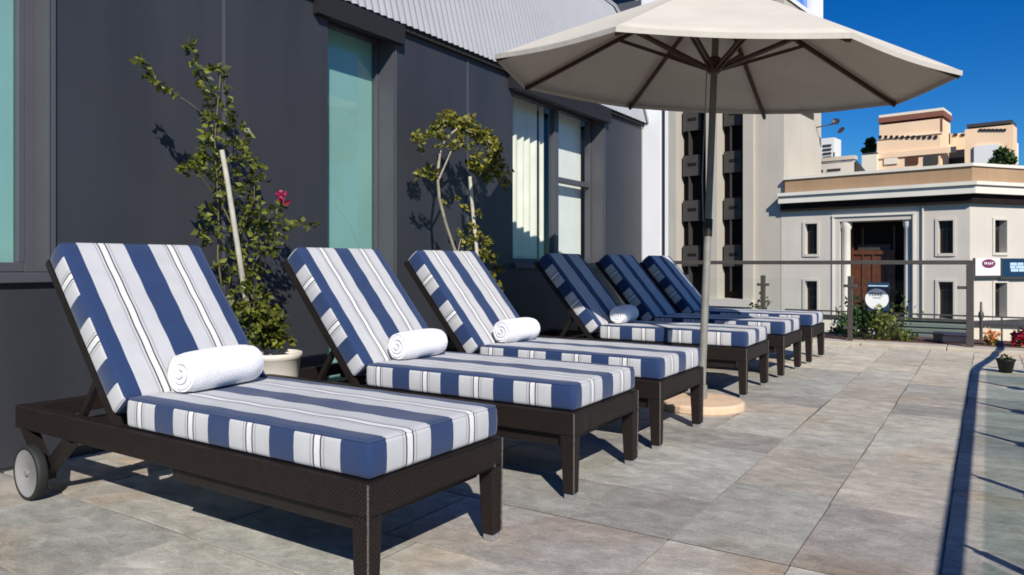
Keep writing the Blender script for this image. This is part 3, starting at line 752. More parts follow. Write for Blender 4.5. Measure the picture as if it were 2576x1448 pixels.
# --- creeper in the cream pot
PX = -3.64
pc = onX(690, 885, -3.52)
pl1 = empty('potted_creeper', (pc.x, pc.y, 0), 0, 'tall straggly creeper with one pink flower, tied to a pale stake in a cream pot', 'potted plant')
off = Vector((pc.x, pc.y, 0))
def shift(mb, o):
    mb.v = [(a-o.x, b-o.y, c-o.z) for a, b, c in mb.v]; return mb
pot = MB(); pot.lathe([(.0,.004),(.105,.0),(.115,.01),(.135,.30),(.150,.44),(.158,.445),(.160,.475),(.150,.478),(.143,.44),(.0,.43)], n=32)
po = pot.build('pot', M['pot'], pl1); MB().lathe([(.0,.445),(.07,.452),(.142,.441)], n=24).build('soil', M['soil'], pl1)
cl = [(345,150,9,.5),(357,160,9,.9),(368,180,11,1),(380,198,11,1),(392,210,10,.9),(404,222,8,.8),(432,233,9,1.2),(420,228,6,.5),
 (478,118,10,1.2),(487,128,12,1.2),(490,150,9,.6),(497,170,12,.8),(497,195,9,1),(512,196,11,.9),(528,178,10,.7),(556,172,13,1.2),(557,192,9,.8),
 (510,215,12,1),(530,225,12,.8),(565,218,12,.8),(524,245,12,1),(545,250,10,.6),(585,255,12,.6),(526,268,14,1.2),(557,270,12,.7),(590,290,14,.7),(520,300,14,1),(545,310,14,.8),(575,320,14,.7),(605,320,12,.7),(617,335,13,1),
 (516,335,14,1),(545,345,14,.8),(583,357,15,1),(608,372,15,1.1),(625,368,9,.8),(515,370,16,1),(492,395,15,1.1),(470,430,14,1.2),(482,412,14,1.1),(500,432,15,1.2),(522,405,15,1),(545,390,13,1),(550,420,14,1),(575,405,13,.7),(560,450,15,1.1),(530,440,13,.8),
 (600,400,18,.8),(630,405,18,.7),(655,420,16,.6),(600,440,18,.8),(635,450,20,.8),(660,460,14,.6),(610,480,18,.8),(640,500,18,.9),(570,480,16,.8),(540,480,12,.7),(555,500,14,.6),
 (515,530,16,.9),(530,555,15,.7),(508,590,13,1.2),(516,610,11,.9),(545,590,14,.7),(560,540,15,.6),(590,520,16,.7),(620,530,18,.8),(650,540,18,.8),(680,525,16,.7),(705,520,13,.8),(690,560,20,.8),(725,570,12,.9),(760,563,6,.8),(775,565,5,.6),(795,566,4,.5),(745,565,6,.6),
 (650,590,20,.8),(620,570,18,.7),(690,600,18,.7),(715,600,12,.6),(590,580,18,.7),(600,620,20,.7),(640,630,20,.7),(670,630,18,.6),(560,630,16,.6),(550,670,14,.7),(575,680,18,.7),(620,670,18,.7),(650,680,16,.6),
 (560,720,14,.9),(585,740,18,.9),(600,770,18,.9),(625,720,20,.8),(650,730,20,.8),(670,760,22,.9),(640,780,24,1.1),(610,810,22,1.1),(650,820,26,1.2),(690,800,24,1.1),(705,830,22,1.1),(670,850,26,1.1),(630,850,22,1.1),(700,860,18,1.2),(720,850,12,1.1),(590,800,12,1),(660,800,30,1.6),(690,840,28,1.6),(640,840,26,1.4),(610,780,22,1.2),(625,690,22,1),(600,650,20,.9),(650,560,22,.9),(680,640,20,.7)]
fb, cen = foliage(cl, PX, 36, .047, rnd, .11)
shift(fb, off).build('foliage', M['leaf'], pl1, fixn=False)
fw = MB()
for u, v, r_ in ((700,488,9),(711,498,9),(717,512,8)):
    c = onX(u, v, PX+.06)
    for _ in range(9): leaf(fw, c+Vector((rnd.uniform(-.015,.015), rnd.uniform(-.018,.018), rnd.uniform(-.018,.018))), .032, rnd)
shift(fw, off).build('flower', M['petal'], pl1, fixn=False)
stk = MB(); pts = [onX(558,378,-3.57), onX(572,455,-3.56), onX(590,570,-3.55), onX(605,665,-3.56), onX(618,750,-3.60), onX(638,830,-3.62)]; pts.append(Vector((pc.x-.06, pc.y-.04, .44)))
stk.tube(pts, [.014,.0145,.015,.0155,.016,.016,.016], 10); shift(stk, off).build('stake', M['stake'], pl1)
st = MB()
def vine(uv, X0, r0, r1):
    p = [onX(u, v, X0+rnd.uniform(-.03,.03)) for u, v in uv]; n = len(p)
    st.tube(p, [r0+(r1-r0)*i/(n-1) for i in range(n)], 6)
base = (672, 870)
vine([base,(640,780),(625,700),(600,600),(560,520),(545,430),(540,350),(548,260),(556,175)], PX, .009, .003)
vine([(545,430),(530,330),(515,290),(470,255),(432,233),(395,210),(357,160),(325,142)], PX, .004, .0012)
vine([(540,350),(525,270),(505,200),(487,128)], PX, .004, .0015)
vine([base,(560,740),(548,650),(550,560),(545,430)], PX, .007, .004)
vine([(625,700),(660,620),(700,560),(712,500)], PX, .005, .0015)
vine([(660,620),(725,570),(800,566)], PX, .003, .001)
vine([(600,600),(530,580),(508,590)], PX, .003, .001)
vine([(560,520),(500,440),(465,435)], PX, .004, .0015); vine([(545,430),(600,370),(620,335)], PX, .004, .0015)
vine([(600,600),(640,500),(640,410)], PX, .004, .0015); vine([base,(690,830),(710,820)], PX, .005, .002)
shift(st, off).build('stem', M['twig'], pl1)
# --- standard bush between third and fourth lounger
PX = -3.60; pc = onX(1215, 900, PX); off = Vector((pc.x, pc.y, 0))
pl2 = empty('potted_bush', (pc.x, pc.y, 0), 0, 'leafy bush trained in a loop with two pale bare stems, between teal and curtained windows', 'potted plant')
pot = MB(); pot.lathe([(.0,.004),(.105,.0),(.135,.30),(.150,.40),(.158,.43),(.148,.43),(.143,.40),(.0,.39)], n=28)
pot.build('pot', M['pot'], pl2); MB().lathe([(.0,.405),(.142,.401)], n=24).build('soil', M['soil'], pl2)
cl = [(1045,345,12,1.2),(1058,352,10,1),(1062,375,8,.6),(1075,430,12,.8),(1055,440,10,.8),(1095,440,12,.7),
 (1090,335,14,.9),(1100,318,15,1.2),(1120,305,16,1.3),(1130,290,12,1.1),(1145,310,17,1.3),(1165,318,17,1.3),(1180,300,12,.9),(1190,330,18,1.3),(1210,345,18,1.3),(1225,335,12,1),(1235,360,17,1.3),(1250,372,13,1.1),(1245,395,18,1.3),(1255,415,13,1),(1230,420,18,1.3),(1210,430,17,1.2),(1190,415,17,1.1),(1250,440,14,1),(1225,448,14,1),(1200,390,14,.7),(1160,350,14,.7),(1115,345,13,.7),(1140,365,14,.7),(1180,370,12,.6),(1100,370,8,.4),
 (1265,450,10,.6),(1275,470,9,.5),(1280,430,8,.4),
 (1120,510,9,.4),(1150,500,9,.4),(1170,520,9,.5),(1200,540,10,.5),(1185,570,12,.7),(1160,590,12,.7),(1200,595,14,.9),(1180,610,14,.8),(1225,610,14,.8),(1215,640,15,.9),(1240,650,14,.9),(1165,640,12,.7),(1190,660,13,.7),(1255,680,14,.9),(1235,700,14,.8),(1215,690,12,.7),(1250,720,12,.8),(1245,745,10,.7),(1150,670,9,.6),(1175,690,10,.6)]
fb, cen = foliage(cl, PX, 66, .047, rnd, .14)
shift(fb, off).build('foliage', M['leaf_yellow'], pl2, fixn=False)
st = MB()
vine([(1215,900),(1190,760),(1165,680),(1140,620),(1120,560),(1105,500),(1100,440),(1108,380),(1125,345),(1150,325)], PX, .016, .009)
vine([(1105,500),(1100,460),(1118,420),(1135,380),(1160,365)], PX, .010, .005)
vine([(1150,325),(1190,335),(1225,360),(1235,400)], PX, .007, .004)
vine([(1165,680),(1150,640),(1160,600)], PX, .006, .003); vine([(1190,760),(1235,700),(1250,720)], PX, .006, .003)
shift(st, off).build('stem', M['bark'], pl2)
stk = MB(); stk.tube([onX(1182,445,PX-.05), onX(1188,520,PX-.04), onX(1198,620,PX-.02), onX(1212,800,PX), Vector((pc.x, pc.y, .39))], .016, 8)
shift(stk, off).build('stake', M['stake'], pl2)

# --- greenery just beyond the railing
def bush(name, u0, u1, vt, vb, Y, n, size, label, m, seed, cat='bush', spiky=False, group=None):
    r2 = random.Random(seed); a, b_ = onY(u0, vb, Y), onY(u1, vb, Y); top = onY((u0+u1)/2, vt, Y).z
    c = (a+b_)/2; rt = empty(name, (c.x, Y, c.z), 0, label, cat, group)
    hw = (b_.x-a.x)/2; h = top-c.z; mb = MB()
    lumps = [(r2.uniform(-.7,.7)*hw, r2.uniform(-.2,.2), r2.uniform(.1,.85)*h, r2.uniform(.2,.4)*max(h,.2)) for _ in range(9)]
    for i in range(n):
        lx, ly, lz, lr = r2.choice(lumps)
        q = Vector((lx+r2.gauss(0,lr*.6), ly+r2.gauss(0,lr*.4), lz+r2.gauss(0,lr*.55)))
        if q.z < .0: q.z = abs(q.z)*.5
        leaf(mb, q, size, r2, 0, Vector((0,0,1.2)) if spiky else None)
    mb.build('foliage', m, rt, fixn=False)
    s = MB()
    for i in range(7): s.tube([(r2.uniform(-.3,.3)*hw, 0, -.02), (r2.uniform(-.8,.8)*hw, r2.uniform(-.1,.1), h*r2.uniform(.5,.9))], [.008,.003], 5)
    s.build('stem', M['twig'], rt); return rt
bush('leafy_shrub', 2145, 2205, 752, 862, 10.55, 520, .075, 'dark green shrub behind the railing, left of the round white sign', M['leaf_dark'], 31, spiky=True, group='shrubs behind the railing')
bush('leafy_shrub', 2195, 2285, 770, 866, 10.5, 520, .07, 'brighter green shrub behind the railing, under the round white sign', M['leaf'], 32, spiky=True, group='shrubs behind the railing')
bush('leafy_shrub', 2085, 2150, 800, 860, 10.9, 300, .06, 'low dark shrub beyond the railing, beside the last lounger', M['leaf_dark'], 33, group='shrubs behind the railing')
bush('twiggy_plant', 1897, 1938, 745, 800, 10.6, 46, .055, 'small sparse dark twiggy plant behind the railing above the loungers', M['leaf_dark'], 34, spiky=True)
# --- flowers on the right beyond the kerb
def flowers(u, v, ub, vb, Y, rpx, n, m, label, seed):
    r2 = random.Random(seed); b0 = onY(ub, vb, Y); c = onY(u, v, Y); rm = rpx*Y/ray(u,v).y/1840
    rt = empty('flowering_plant', (b0.x, b0.y, b0.z), 0, label, 'flowering plant', 'flowering plants at the end of the terrace')
    f = MB(); g_ = MB()
    for i in range(n):
        q = Vector((r2.gauss(0,.45), r2.gauss(0,.4), r2.gauss(0,.45)))*rm + (c-b0)
        leaf(f, q, .05, r2)
    for i in range(n//2):
        q = Vector((r2.gauss(0,.5), r2.gauss(0,.4), r2.gauss(0,.4)))*rm + (c-b0)*r2.uniform(.1,.8)
        leaf(g_, q, .05, r2)
    f.build('blossom', m, rt, fixn=False); g_.build('foliage', M['leaf'], rt, fixn=False)
flowers(2492, 846, 2490, 878, 10.35, 14, 150, M['petal_orange'], 'orange and pink flowers in a clump left of the red ones', 41)
flowers(2568, 850, 2570, 880, 10.35, 20, 230, M['petal_red'], 'dark red flowers at the right edge of the terrace end', 42)
pp = Vector((.137, 8.07, 0))
sp_ = empty('small_pot', (pp.x, pp.y, 0), 0, 'small dark pot on the paving beside the curved shadow, right edge', 'pot')
MB().lathe([(.0,.0),(.05,.0),(.07,.10),(.078,.11),(.078,.125),(.068,.125),(.064,.11),(.0,.10)], n=20).build('pot', M['frame_dark'], sp_)
fb = MB()
for _ in range(30): leaf(fb, Vector((rnd.uniform(-.05,.05), rnd.uniform(-.05,.05), .12+rnd.uniform(0,.03))), .035, rnd)
fb.build('foliage', M['leaf_dark'], sp_, fixn=False)
# low violet black box beyond the rail
a = onY(2348, 872, 10.35); b_ = onY(2432, 872, 10.35)
lb = empty('storage_box', ((a.x+b_.x)/2, 10.45, .036), 0, 'low violet black box in the soil beside the thick end post', 'box')
hw = (b_.x-a.x)/2
MB().box(-hw, hw, -.14, .14, 0, .085).build('body', M['violet_black'], lb, bevel=.008); MB().box(-hw-.01, hw+.01, -.15, .15, .0855, .11).build('lid', M['violet_black'], lb, bevel=.006)
ks = MB().box(WX, 1.62, 10.125, 11.0, -.5, .034).build('planting_strip', M['soil']); tag(ks, kind='structure')
# louvred low screen, cable rail, beige parapet
Yl = 11.6
a = onY(2240, 866, Yl); b_ = onY(2440, 866, Yl)
ls = empty('louvre_screen', (a.x, Yl, -.35), 0, 'low green grey louvred screen behind the railing, between shrubs and end post', 'screen')
ww = b_.x-a.x; sl = MB()
for i in range(7): 
    z = .02+i*.075; sl.hexa([(0,0,z),(ww,0,z),(ww,.05,z+.03),(0,.05,z+.03)], [(0,0,z+.04),(ww,0,z+.04),(ww,.05,z+.07),(0,.05,z+.07)])
sl.build('louvre_panel', M['louvre'], ls)
MB().box(-.03,0,-.01,.06,0,.56).build('frame_post', M['rail'], ls); MB().box(ww,ww+.03,-.01,.06,0,.56).build('frame_post', M['rail'], ls); MB().box(0,ww,-.008,.058,.56,.59).build('top_rail', M['rail'], ls)
MB().box(-.03, ww+.03, .10, .12, 0, .55).build('back_panel', M['louvre'], ls)
ls2 = MB().box(-9, 5.5, 11.25, 15.5, -.6, -.351).build('lower_roof', M['louvre']); tag(ls2, kind='structure')
Yc = 12.5
a = onY(1975, 779, Yc); b_ = onY(2600, 785, Yc)
cr = empty('cable_rail', (a.x, Yc, -.35), 0, 'thin dark rail on slim posts beyond the terrace, in front of the cream building', 'railing')
MB().bar((0,0,a.z+.35), (b_.x-a.x+3, 0, a.z+.33), .02, .022).build('top_rail', M['rail'], cr)
for u in (1985, 2110, 2245, 2365, 2520, 2620):
    p = onY(u, 800, Yc); MB().box(p.x-a.x-.012, p.x-a.x+.012, -.012, .012, 0, a.z+.34).build('post', M['rail'], cr)
p = onY(2468, 800, 12.3)
MB().lathe([(.0,0),(.05,0),(.045,.04),(.022,.08),(.020,.55),(.036,.60),(.034,.64),(.016,.68),(.014,.80),(.0,.81)], n=14).build('finial_post', M['rail']); fp = bpy.data.objects['finial_post']; fp.location = (p.x, 12.3, -.35); tag(fp, 'slim dark finial post beyond the terrace, right of the thick end post', 'post')
a = onY(2436, 812, 13.2)
bp_ = empty('beige_parapet', (a.x, 13.2, -.6), 0, 'low beige parapet wall behind the orange flowers, below the cream building', 'wall')
MB().box(0, 6, 0, .25, 0, a.z+.55).build('wall', M['cream'], bp_); MB().box(-.02, 6.0, -.03, .28, a.z+.551, a.z+.60).build('coping', M['rail'], bp_)

# round sign behind the railing
def disc(mb, c, r, n=40, rx=1, y=0, mi=0):
    mb.add([(c[0]+rx*r*math.cos(2*math.pi*q/n), y, c[1]+r*math.sin(2*math.pi*q/n)) for q in range(n)], [tuple(range(n))], mi); return mb
def solid_disc(cx_, cz_, r, y0, y1, n=40, rx=1):
    mb = MB(); f = [(cx_+rx*r*math.cos(2*math.pi*q/n), y0, cz_+r*math.sin(2*math.pi*q/n)) for q in range(n)]; g_ = [(x, y1, z) for x, _, z in f]
    mb.add(f+g_, [tuple(range(n)), tuple(range(2*n-1, n-1, -1))]+[(q, (q+1)%n, n+(q+1)%n, n+q) for q in range(n)]); return mb
Ys = 10.32; c0 = onY(2206, 753, Ys); tl = onY(2181, 711, Ys); br = onY(2237, 784, Ys)
sg = empty('round_sign', (c0.x, Ys, .0), 0, 'white round sign on a dark blue board above the green shrubs', 'sign')
MB().box(tl.x-c0.x, br.x-c0.x, .0, .02, br.z, tl.z).build('board', M['sign_blue'], sg, bevel=.002)
MB().tube([(.02,.03,.03),(.02,.03,tl.z-.02)], .009, 8).build('post', M['rail'], sg)
MB().box(tl.x-c0.x+.015, br.x-c0.x-.015, -.003, -.0005, tl.z-.05, tl.z-.035).build('upper_line', M['sign_pale'], sg)
rr = 26.5*Ys/ray(2206,753).y/1840
dd = solid_disc(0, c0.z, rr, -.012, -.004).build('disc', M['sign_white'], sg)
lm = MB()
def strokes(mb, x0, z0, s, y, y2, rects):
    for a0, b0, a1, b1 in rects: mb.box(x0+a0*s, x0+a1*s, y, y2, z0+b0*s, z0+b1*s)
s = rr
strokes(lm, 0, c0.z, s, -.0145, -.0122, [(-.62,.28,-.55,.62),(-.42,.28,-.35,.62),(-.55,.50,-.42,.57),(-.27,.28,-.20,.62),(-.12,.28,-.05,.62),(.10,.28,.17,.62),(-.05,.40,.10,.48),(.25,.28,.32,.62),(.32,.55,.52,.62),(.32,.42,.48,.48),(.32,.28,.52,.34),(-.35,.08,.35,.14)])
lm.build('lettering', M['sign_blue'], sg)

# ================================================================== BUILDINGS ACROSS THE STREET
P0 = Vector((-.827, 47.18, 0)); RZ = -R(8.15)
ex = Vector((math.cos(RZ), math.sin(RZ), 0)); ey = Vector((-math.sin(RZ), math.cos(RZ), 0))
def F(u, v, yo=0):                      # point on the street front, pushed back by yo: local x, z
    r = ray(u, v); q = P0 + ey*yo
    t = q.dot(ey)/r.dot(ey); p = r*t - Vector((P0.x, P0.y, 0)); return p.dot(ex), CAM_H + r.z*t
R2 = R(52.5); fx2 = Vector((math.cos(R2), math.sin(R2), 0)); fy2 = Vector((-math.sin(R2), math.cos(R2), 0))
def G(u, v, yo=0):
    r = ray(u, v); q = P0 + fy2*yo
    t = q.dot(fy2)/r.dot(fy2); p = r*t - Vector((P0.x, P0.y, 0)); return p.dot(fx2), CAM_H + r.z*t
bank = empty('cream_corner_building', P0, RZ, 'low cream building with white cornice, tan parapet and a tall columned doorway', 'building')
xl = F(1965, 600)[0]
wins = []
for (u0,u1,v0,v1) in ((2026,2056,563,640),(2026,2056,708,790),(2361,2398,555,638),(2361,2398,710,802)):
    a, b_ = F(u0,v1), F(u1,v0); wins.append((a[0], b_[0], a[1], b_[1], .45))
pa, pb = F(2112, 812), F(2292, 552); portal = (pa[0], pb[0], pa[1]-1, pb[1], 1.7)
mb = MB(); holed_wall(mb, xl, 0, -9.9, 4.75, wins+[portal], .4, lambda a, d, z: (a, d, z))
w2s = []
c2 = math.cos(R2-RZ); s2 = math.sin(R2-RZ)
GP = lambda a, d, z: (a*c2 - d*s2, a*s2 + d*c2, z)
for (u0,u1,v0,v1) in ((2501,2531,555,636),(2501,2531,712,800)):
    a, b_ = G(u0,v1), G(u1,v0); w2s.append((a[0], b_[0], a[1], b_[1], .45))
for k_ in (1,2,3): 
    for w_ in list(w2s[:2]): w2s.append((w_[0]+k_*4.2, w_[1]+k_*4.2, w_[2], w_[3], .45))
holed_wall(mb, 0, 20, -9.9, 4.75, w2s, .4, GP)
e2 = GP(20,0,0); mb.quad((xl,0,-9.9),(xl,22,-9.9),(xl,22,4.75),(xl,0,4.75)); mb.quad((xl,22,-9.9),(e2[0],22,-9.9),(e2[0],22,4.75),(xl,22,4.75)); mb.quad((e2[0],e2[1],-9.9),(e2[0],22,-9.9),(e2[0],22,4.75),(e2[0],e2[1],4.75))
mb.build('wall', M['bank_wall'], bank, fixn=False)
# ledge and darker base course
bz_ = F(2440, 808)[1]
def two_band(z0, z1, out, xl_, name, m, bev=0, inn=.0):
    """a band that follows both fronts and sticks out"""
    k1 = math.tan((R2-RZ)/2)
    mbb = MB()
    o = out
    A = (xl_, -o); B = (o*k1, -o)
    a_ = 20.0
    C_ = GP(a_, -o, 0); D_ = GP(a_, inn+.3, 0); Ee = (-(inn+.3)*k1, inn+.3); Fq = (xl_, inn+.3)
    poly = [A, B, (C_[0],C_[1]), (D_[0],D_[1]), Ee, Fq]
    n = 6; vs = [(x,y,z0) for x,y in poly]+[(x,y,z1) for x,y in poly]
    fs = [(0,1,4,5),(1,2,3,4),(11,10,7,6),(10,9,8,7)]+[(i,(i+1)%n,n+(i+1)%n,n+i) for i in range(n)]
    return mbb.add(vs, fs).build(name, m, bank)
two_band(bz_-.25, bz_, .12, xl, 'base_ledge', M['tower_span'])
two_band(-9.9, bz_-.26, .06, xl, 'base_course', M['cream'])
xo = F(1957, 520, -.65)[0]
two_band(4.30, 4.777, .30, F(1963, 520, -.3)[0], 'dark_band', M['tower_dark'])  # near-black band directly below the cornice, proud of the wall
two_band(4.78, 5.22, .62, xo, 'cornice', M['bank_white'])
two_band(5.225, 5.42, .76, xo, 'cornice_edge', M['bank_white'])
two_band(5.425, 6.28, .25, F(1978,470)[0], 'parapet', M['bank_tan'])
two_band(6.285, 6.45, .36, F(1976,455)[0], 'parapet_cap', M['bank_white'])
MB().add([(xl,0,6.2),(0,0,6.2),(e2[0],e2[1],6.2),(e2[0],22,6.2),(xl,22,6.2)], [(0,1,2,3,4)]).build('flat_roof', M['cream'], bank)
for i, w_ in enumerate(wins+w2s):
    PP = (lambda a, d, z: (a, d, z)) if i < 4 else GP
    def bx(mb, a0, a1, d0, d1, z0, z1): mb.hexa([PP(a0,d0,z0),PP(a1,d0,z0),PP(a1,d1,z0),PP(a0,d1,z0)], [PP(a0,d0,z1),PP(a1,d0,z1),PP(a1,d1,z1),PP(a0,d1,z1)])
    a0, a1, z0, z1, _ = w_; m3 = MB()
    bx(m3, a0-.16, a0-.002, -.06, .1, z0-.16, z1+.12); bx(m3, a1+.002, a1+.12, -.06, .1, z0-.16, z1+.12); bx(m3, a0, a1, -.06, .1, z1+.002, z1+.12); bx(m3, a0, a1, -.08, .1, z0-.16, z0-.002)
    wo = m3.build('window', M['bank_wall'], bank)
    m4 = MB(); bx(m4, a0, a1, .40, .43, z0, z1); m4.build('pane', M['bank_glass'], wo)
    m5 = MB(); am = (a0+a1)/2; bx(m5, am-.03, am+.03, .34, .399, z0, z1); bx(m5, a0, a1, .35, .398, z1-.5, z1-.44); m5.build('glazing_bar', M['tower_span'], wo)
# rain pipe and a few plain services on the left wing
rp_ = MB(); x_ = F(2322, 600)[0]; rp_.tube([(x_, -.09, -9.8), (x_, -.09, 4.29)], .055, 8); rp_.build('rain_pipe', M['bank_wall'], bank)
# doorway
pw = portal; dr = MB()
m6 = MB(); m6.box(pw[0]-.42, pw[0]-.30, -.08, .0, pw[2], pw[3]+.42); m6.box(pw[1]+.10, pw[1]+.22, -.08, .0, pw[2], pw[3]+.42); m6.box(pw[0]-.42, pw[1]+.22, -.10, -.003, pw[3]+.28, pw[3]+.40)
dw = m6.build('doorway', M['bank_white'], bank)
for u0, u1 in ((2113,2136),(2270,2290)):
    a = F(u0,600)[0]; b_ = F(u1,600)[0]; rc = (b_-a)/2
    MB().lathe([(rc*1.25,0),(rc*1.25,.25),(rc,.35),(rc*.9,pw[3]-pw[2]-.5),(rc*1.25,pw[3]-pw[2]-.35),(rc*1.25,pw[3]-pw[2]-.01)], c=((a+b_)/2, .35, pw[2]), n=20).build('column', M['bank_white'], dw)
x0, x1 = F(2138,700)[0], F(2300,700)[0]
MB().box(pw[0], pw[1]+.6, 1.65, 1.7, pw[2], pw[3]).build('dark_glazing', M['tower_dark'], dw)
a, b_ = F(2146,740,1.4), F(2250,636,1.4); d1 = MB(); d1.box(a[0], b_[0], 1.4, 1.6, pw[2], b_[1]); 
do = d1.build('door', M['bank_wood'], dw)
m7 = MB()
for i in range(5):
    x = a[0]+(b_[0]-a[0])*i/4; m7.box(x-.05, x+.05, 1.33, 1.395, pw[2], b_[1]+ (1.6 if i in (0,1,4) else 0))
m7.box(a[0]-.05, b_[0]+.05, 1.30, 1.328, b_[1]-.1, b_[1]+.15); m7.build('door_frame', M['bank_wood'], do)
MB().box(a[0]+.3, b_[0]-.2, 1.34, 1.39, b_[1]+.16, b_[1]+.5).build('transom', M['tower_span'], dw)
# hanging banners on the right wing
def banner(u0, u1, v0, v1, m, name, label, deco):
    a = G(u0, v1, -.2); b_ = G(u1, v0, -.2)
    rt = empty(name, P0 + fx2*a[0] - fy2*.2, R2, label, 'sign'); rt.location.z = a[1]
    W_ = b_[0]-a[0]; H_ = b_[1]-a[1]
    MB().box(0, W_, -.03, .0, 0, H_).build('panel', m, rt)
    fm = MB(); fm.box(-.12, -.01, -.06, .02, -.12, H_+.02); fm.box(-.01, W_, -.06, .02, -.12, -.01); fm.build('frame', M['rail'], rt)
    deco(rt, W_, H_)
def d_oval(rt, W_, H_):
    solid_disc(W_*.52, H_*.70, H_*.26, -.05, -.035, rx=2.1).build('oval', M['sign_maroon'], rt)
    m8 = MB(); strokes(m8, W_*.52, H_*.70, H_*.26, -.062, -.052, [(q[0]*1.9, q[1], q[2]*1.9, q[3]) for q in [(-.75,-.2,-.62,.3),(-.45,-.2,-.32,.3),(-.62,.15,-.45,.3),(-.15,-.2,-.02,.3),(.15,-.2,.28,.3),(-.02,-.2,.15,-.08),(.45,-.2,.58,.3),(.58,.18,.8,.3)]])
    m8.build('lettering', M['sign_white'], rt)
def d_block(rt, W_, H_):
    m8 = MB()
    for r_, row in enumerate(((.22,.40,.42,.58,.60,.84),(.22,.36,.38,.66,.68,.84),(.24,.44,.46,.62,.64,.82))):
        z = H_*(.62-.17*r_)
        for i in range(0, 6, 2): m8.box(W_*row[i], W_*row[i+1], -.045, -.033, z, z+H_*.15)
    m8.build('lettering', M['sign_pale'], rt); MB().box(W_*.9, W_*1.0, -.045, -.033, H_*.75, H_*.95).build('corner_mark', M['sign_pale'], rt)
banner(2452, 2516, 651, 694, M['sign_white'], 'white_banner', 'white banner with a maroon oval, left of the dark blue banner', d_oval)
banner(2519, 2610, 651, 697, M['sign_blue'], 'blue_banner', 'dark blue banner with pale lettering at the right edge, beside the white banner', d_block)

# --- tower with dark window columns
tower = empty('tall_cream_tower', P0, RZ, 'tall cream tower with two dark window shafts behind the umbrella pole', 'building')
yo = .03
def X(u): return F(u, 600, yo)[0]
def Zt(u, v): return F(u, v, yo)[1]
mb = MB()
zb_ = Zt(1840, 752); xr = X(1972)
for u0, u1, out in ((1600,1662,.0),(1662,1705,.25),(1780,1808,.25),(1873,1899,.25),(1899,1972,.0)):
    mb.box(X(u0), X(u1)-.002, yo-out, yo+.999, -10, 18)
mb.box(X(1600), xr-.002, yo+1.0, yo+7.0, -10, 18)
mb.build('wall', M['tower_wall'], tower)
for u0, u1 in ((1705,1780),(1808,1873)):
    g_ = MB().box(X(u0)+.003, X(u1)-.003, yo+.93, yo+.997, zb_, 18).build('window_shaft', M['tower_dark'], tower)
    for i in range(-1, 7):
        z1 = Zt(1740, 618)+i*3.18
        if z1-1.45 < zb_: continue
        pw_ = X(u0+44)-X(u0)
        sp = MB(); sp.box(X(u0)+.15, X(u0)+.15+pw_, yo+.45, yo+.92, z1-1.45, z1); so_ = sp.build('spandrel', M['tower_span'], g_)
        MB().box(X(u0)+.55, X(u0)+.15+pw_-.3, yo+.42, yo+.448, z1-.75, z1-.55).build('vent_slot', M['tower_dark'], so_)
        MB().box(X(u0)+.6, X(u0)+.66, yo+.45, yo+.92, z1-3.15, z1-1.46).build('window_mullion', M['tower_span'], g_)
MB().box(X(1705)+.003, X(1899), yo-.5, yo+.9, zb_-.5, zb_-.01).build('ledge', M['tower_pale'], tower)
MB().box(X(1662), X(1905), yo-.35, yo-.251, zb_-1.05, zb_-.72).build('dark_slot', M['tower_dark'], tower)
SP = lambda a, d, z: (xr+.1-d, yo+a, z)
ua = [F(u, 10, 0)[1] for u in (2000,)]
def depth_at(u):                         # how far back along the tower's right flank a pixel column lies
    rr_ = ray(u, 10); p_ = P0 + ex*(xr+.1)
    # solve  p_ + ey*d  parallel to the ray in plan
    return (rr_.x*p_.y - rr_.y*p_.x)/(rr_.y*ey.x - rr_.x*ey.y)
d0, d1_ = depth_at(1992)-yo, depth_at(2040)-yo
zw = CAM_H + (663-70)/1840*(P0+ex*xr+ey*4).dot(Vector((-sy_, cy_, 0)))
um_ = MB(); holed_wall(um_, 0, 7.1, 18.003, 30, [(d0, d1_, 18.3, 30, .25)], .25, SP)
um_.quad((X(1600), yo-.05, 18.003), (xr+.1, yo-.05, 18.003), (xr+.1, yo-.05, 30), (X(1600), yo-.05, 30)); um_.quad((xr+.1, yo-.05, 18.003), (xr+.1, yo, 18.003), (xr+.1, yo, 30), (xr+.1, yo-.05, 30))
um_.build('upper_wall', M['offwhite'], tower, fixn=False)
MB().box(xr-.2, xr-.152, yo+d0-.2, yo+d1_+.2, 18.1, 30).build('blue_window', M['blue_glass'], tower)
for u in (1672, 1892): MB().box(X(u), X(u+18), yo-.09, yo-.052, 19.5, 30).build('dark_window', M['tower_span'], tower)
wg = empty('grey_roof_block', P0, RZ, 'dark grey block peeping over the silver roof at the top', 'building')
MB().box(F(1500,10,3)[0], F(1624,10,3)[0], 3, 8, -10, 34).build('wall', M['slate_trim'], wg)
t2_d = 7.0; y2_ = 7.0

# dish on the tower side
dp = (xr+.05+.9, F(2080, 318, 6.5)[1])
di = empty('satellite_dish', P0+ex*dp[0]+ey*6.0+Vector((0,0,dp[1])), RZ, 'small dark satellite dishes on an arm at the right edge of the tall cream tower', 'dish')
MB().bar((-.95,0,-.1),(.2,0,0),.08,.08).build('arm', M['rail'], di)
m9 = MB(); m9.lathe([(0,0),(.14,.02),(.24,.07),(.27,.10)], n=18); do_ = m9.build('reflector', M['violet_black'], di); do_.location = (.35,0,.1); do_.rotation_euler = (R(60), R(25), 0)
do2 = do_.copy(); COL.objects.link(do2); do2.location = (.75,0,-.55); do2.rotation_euler = (R(50), R(-30), 0)

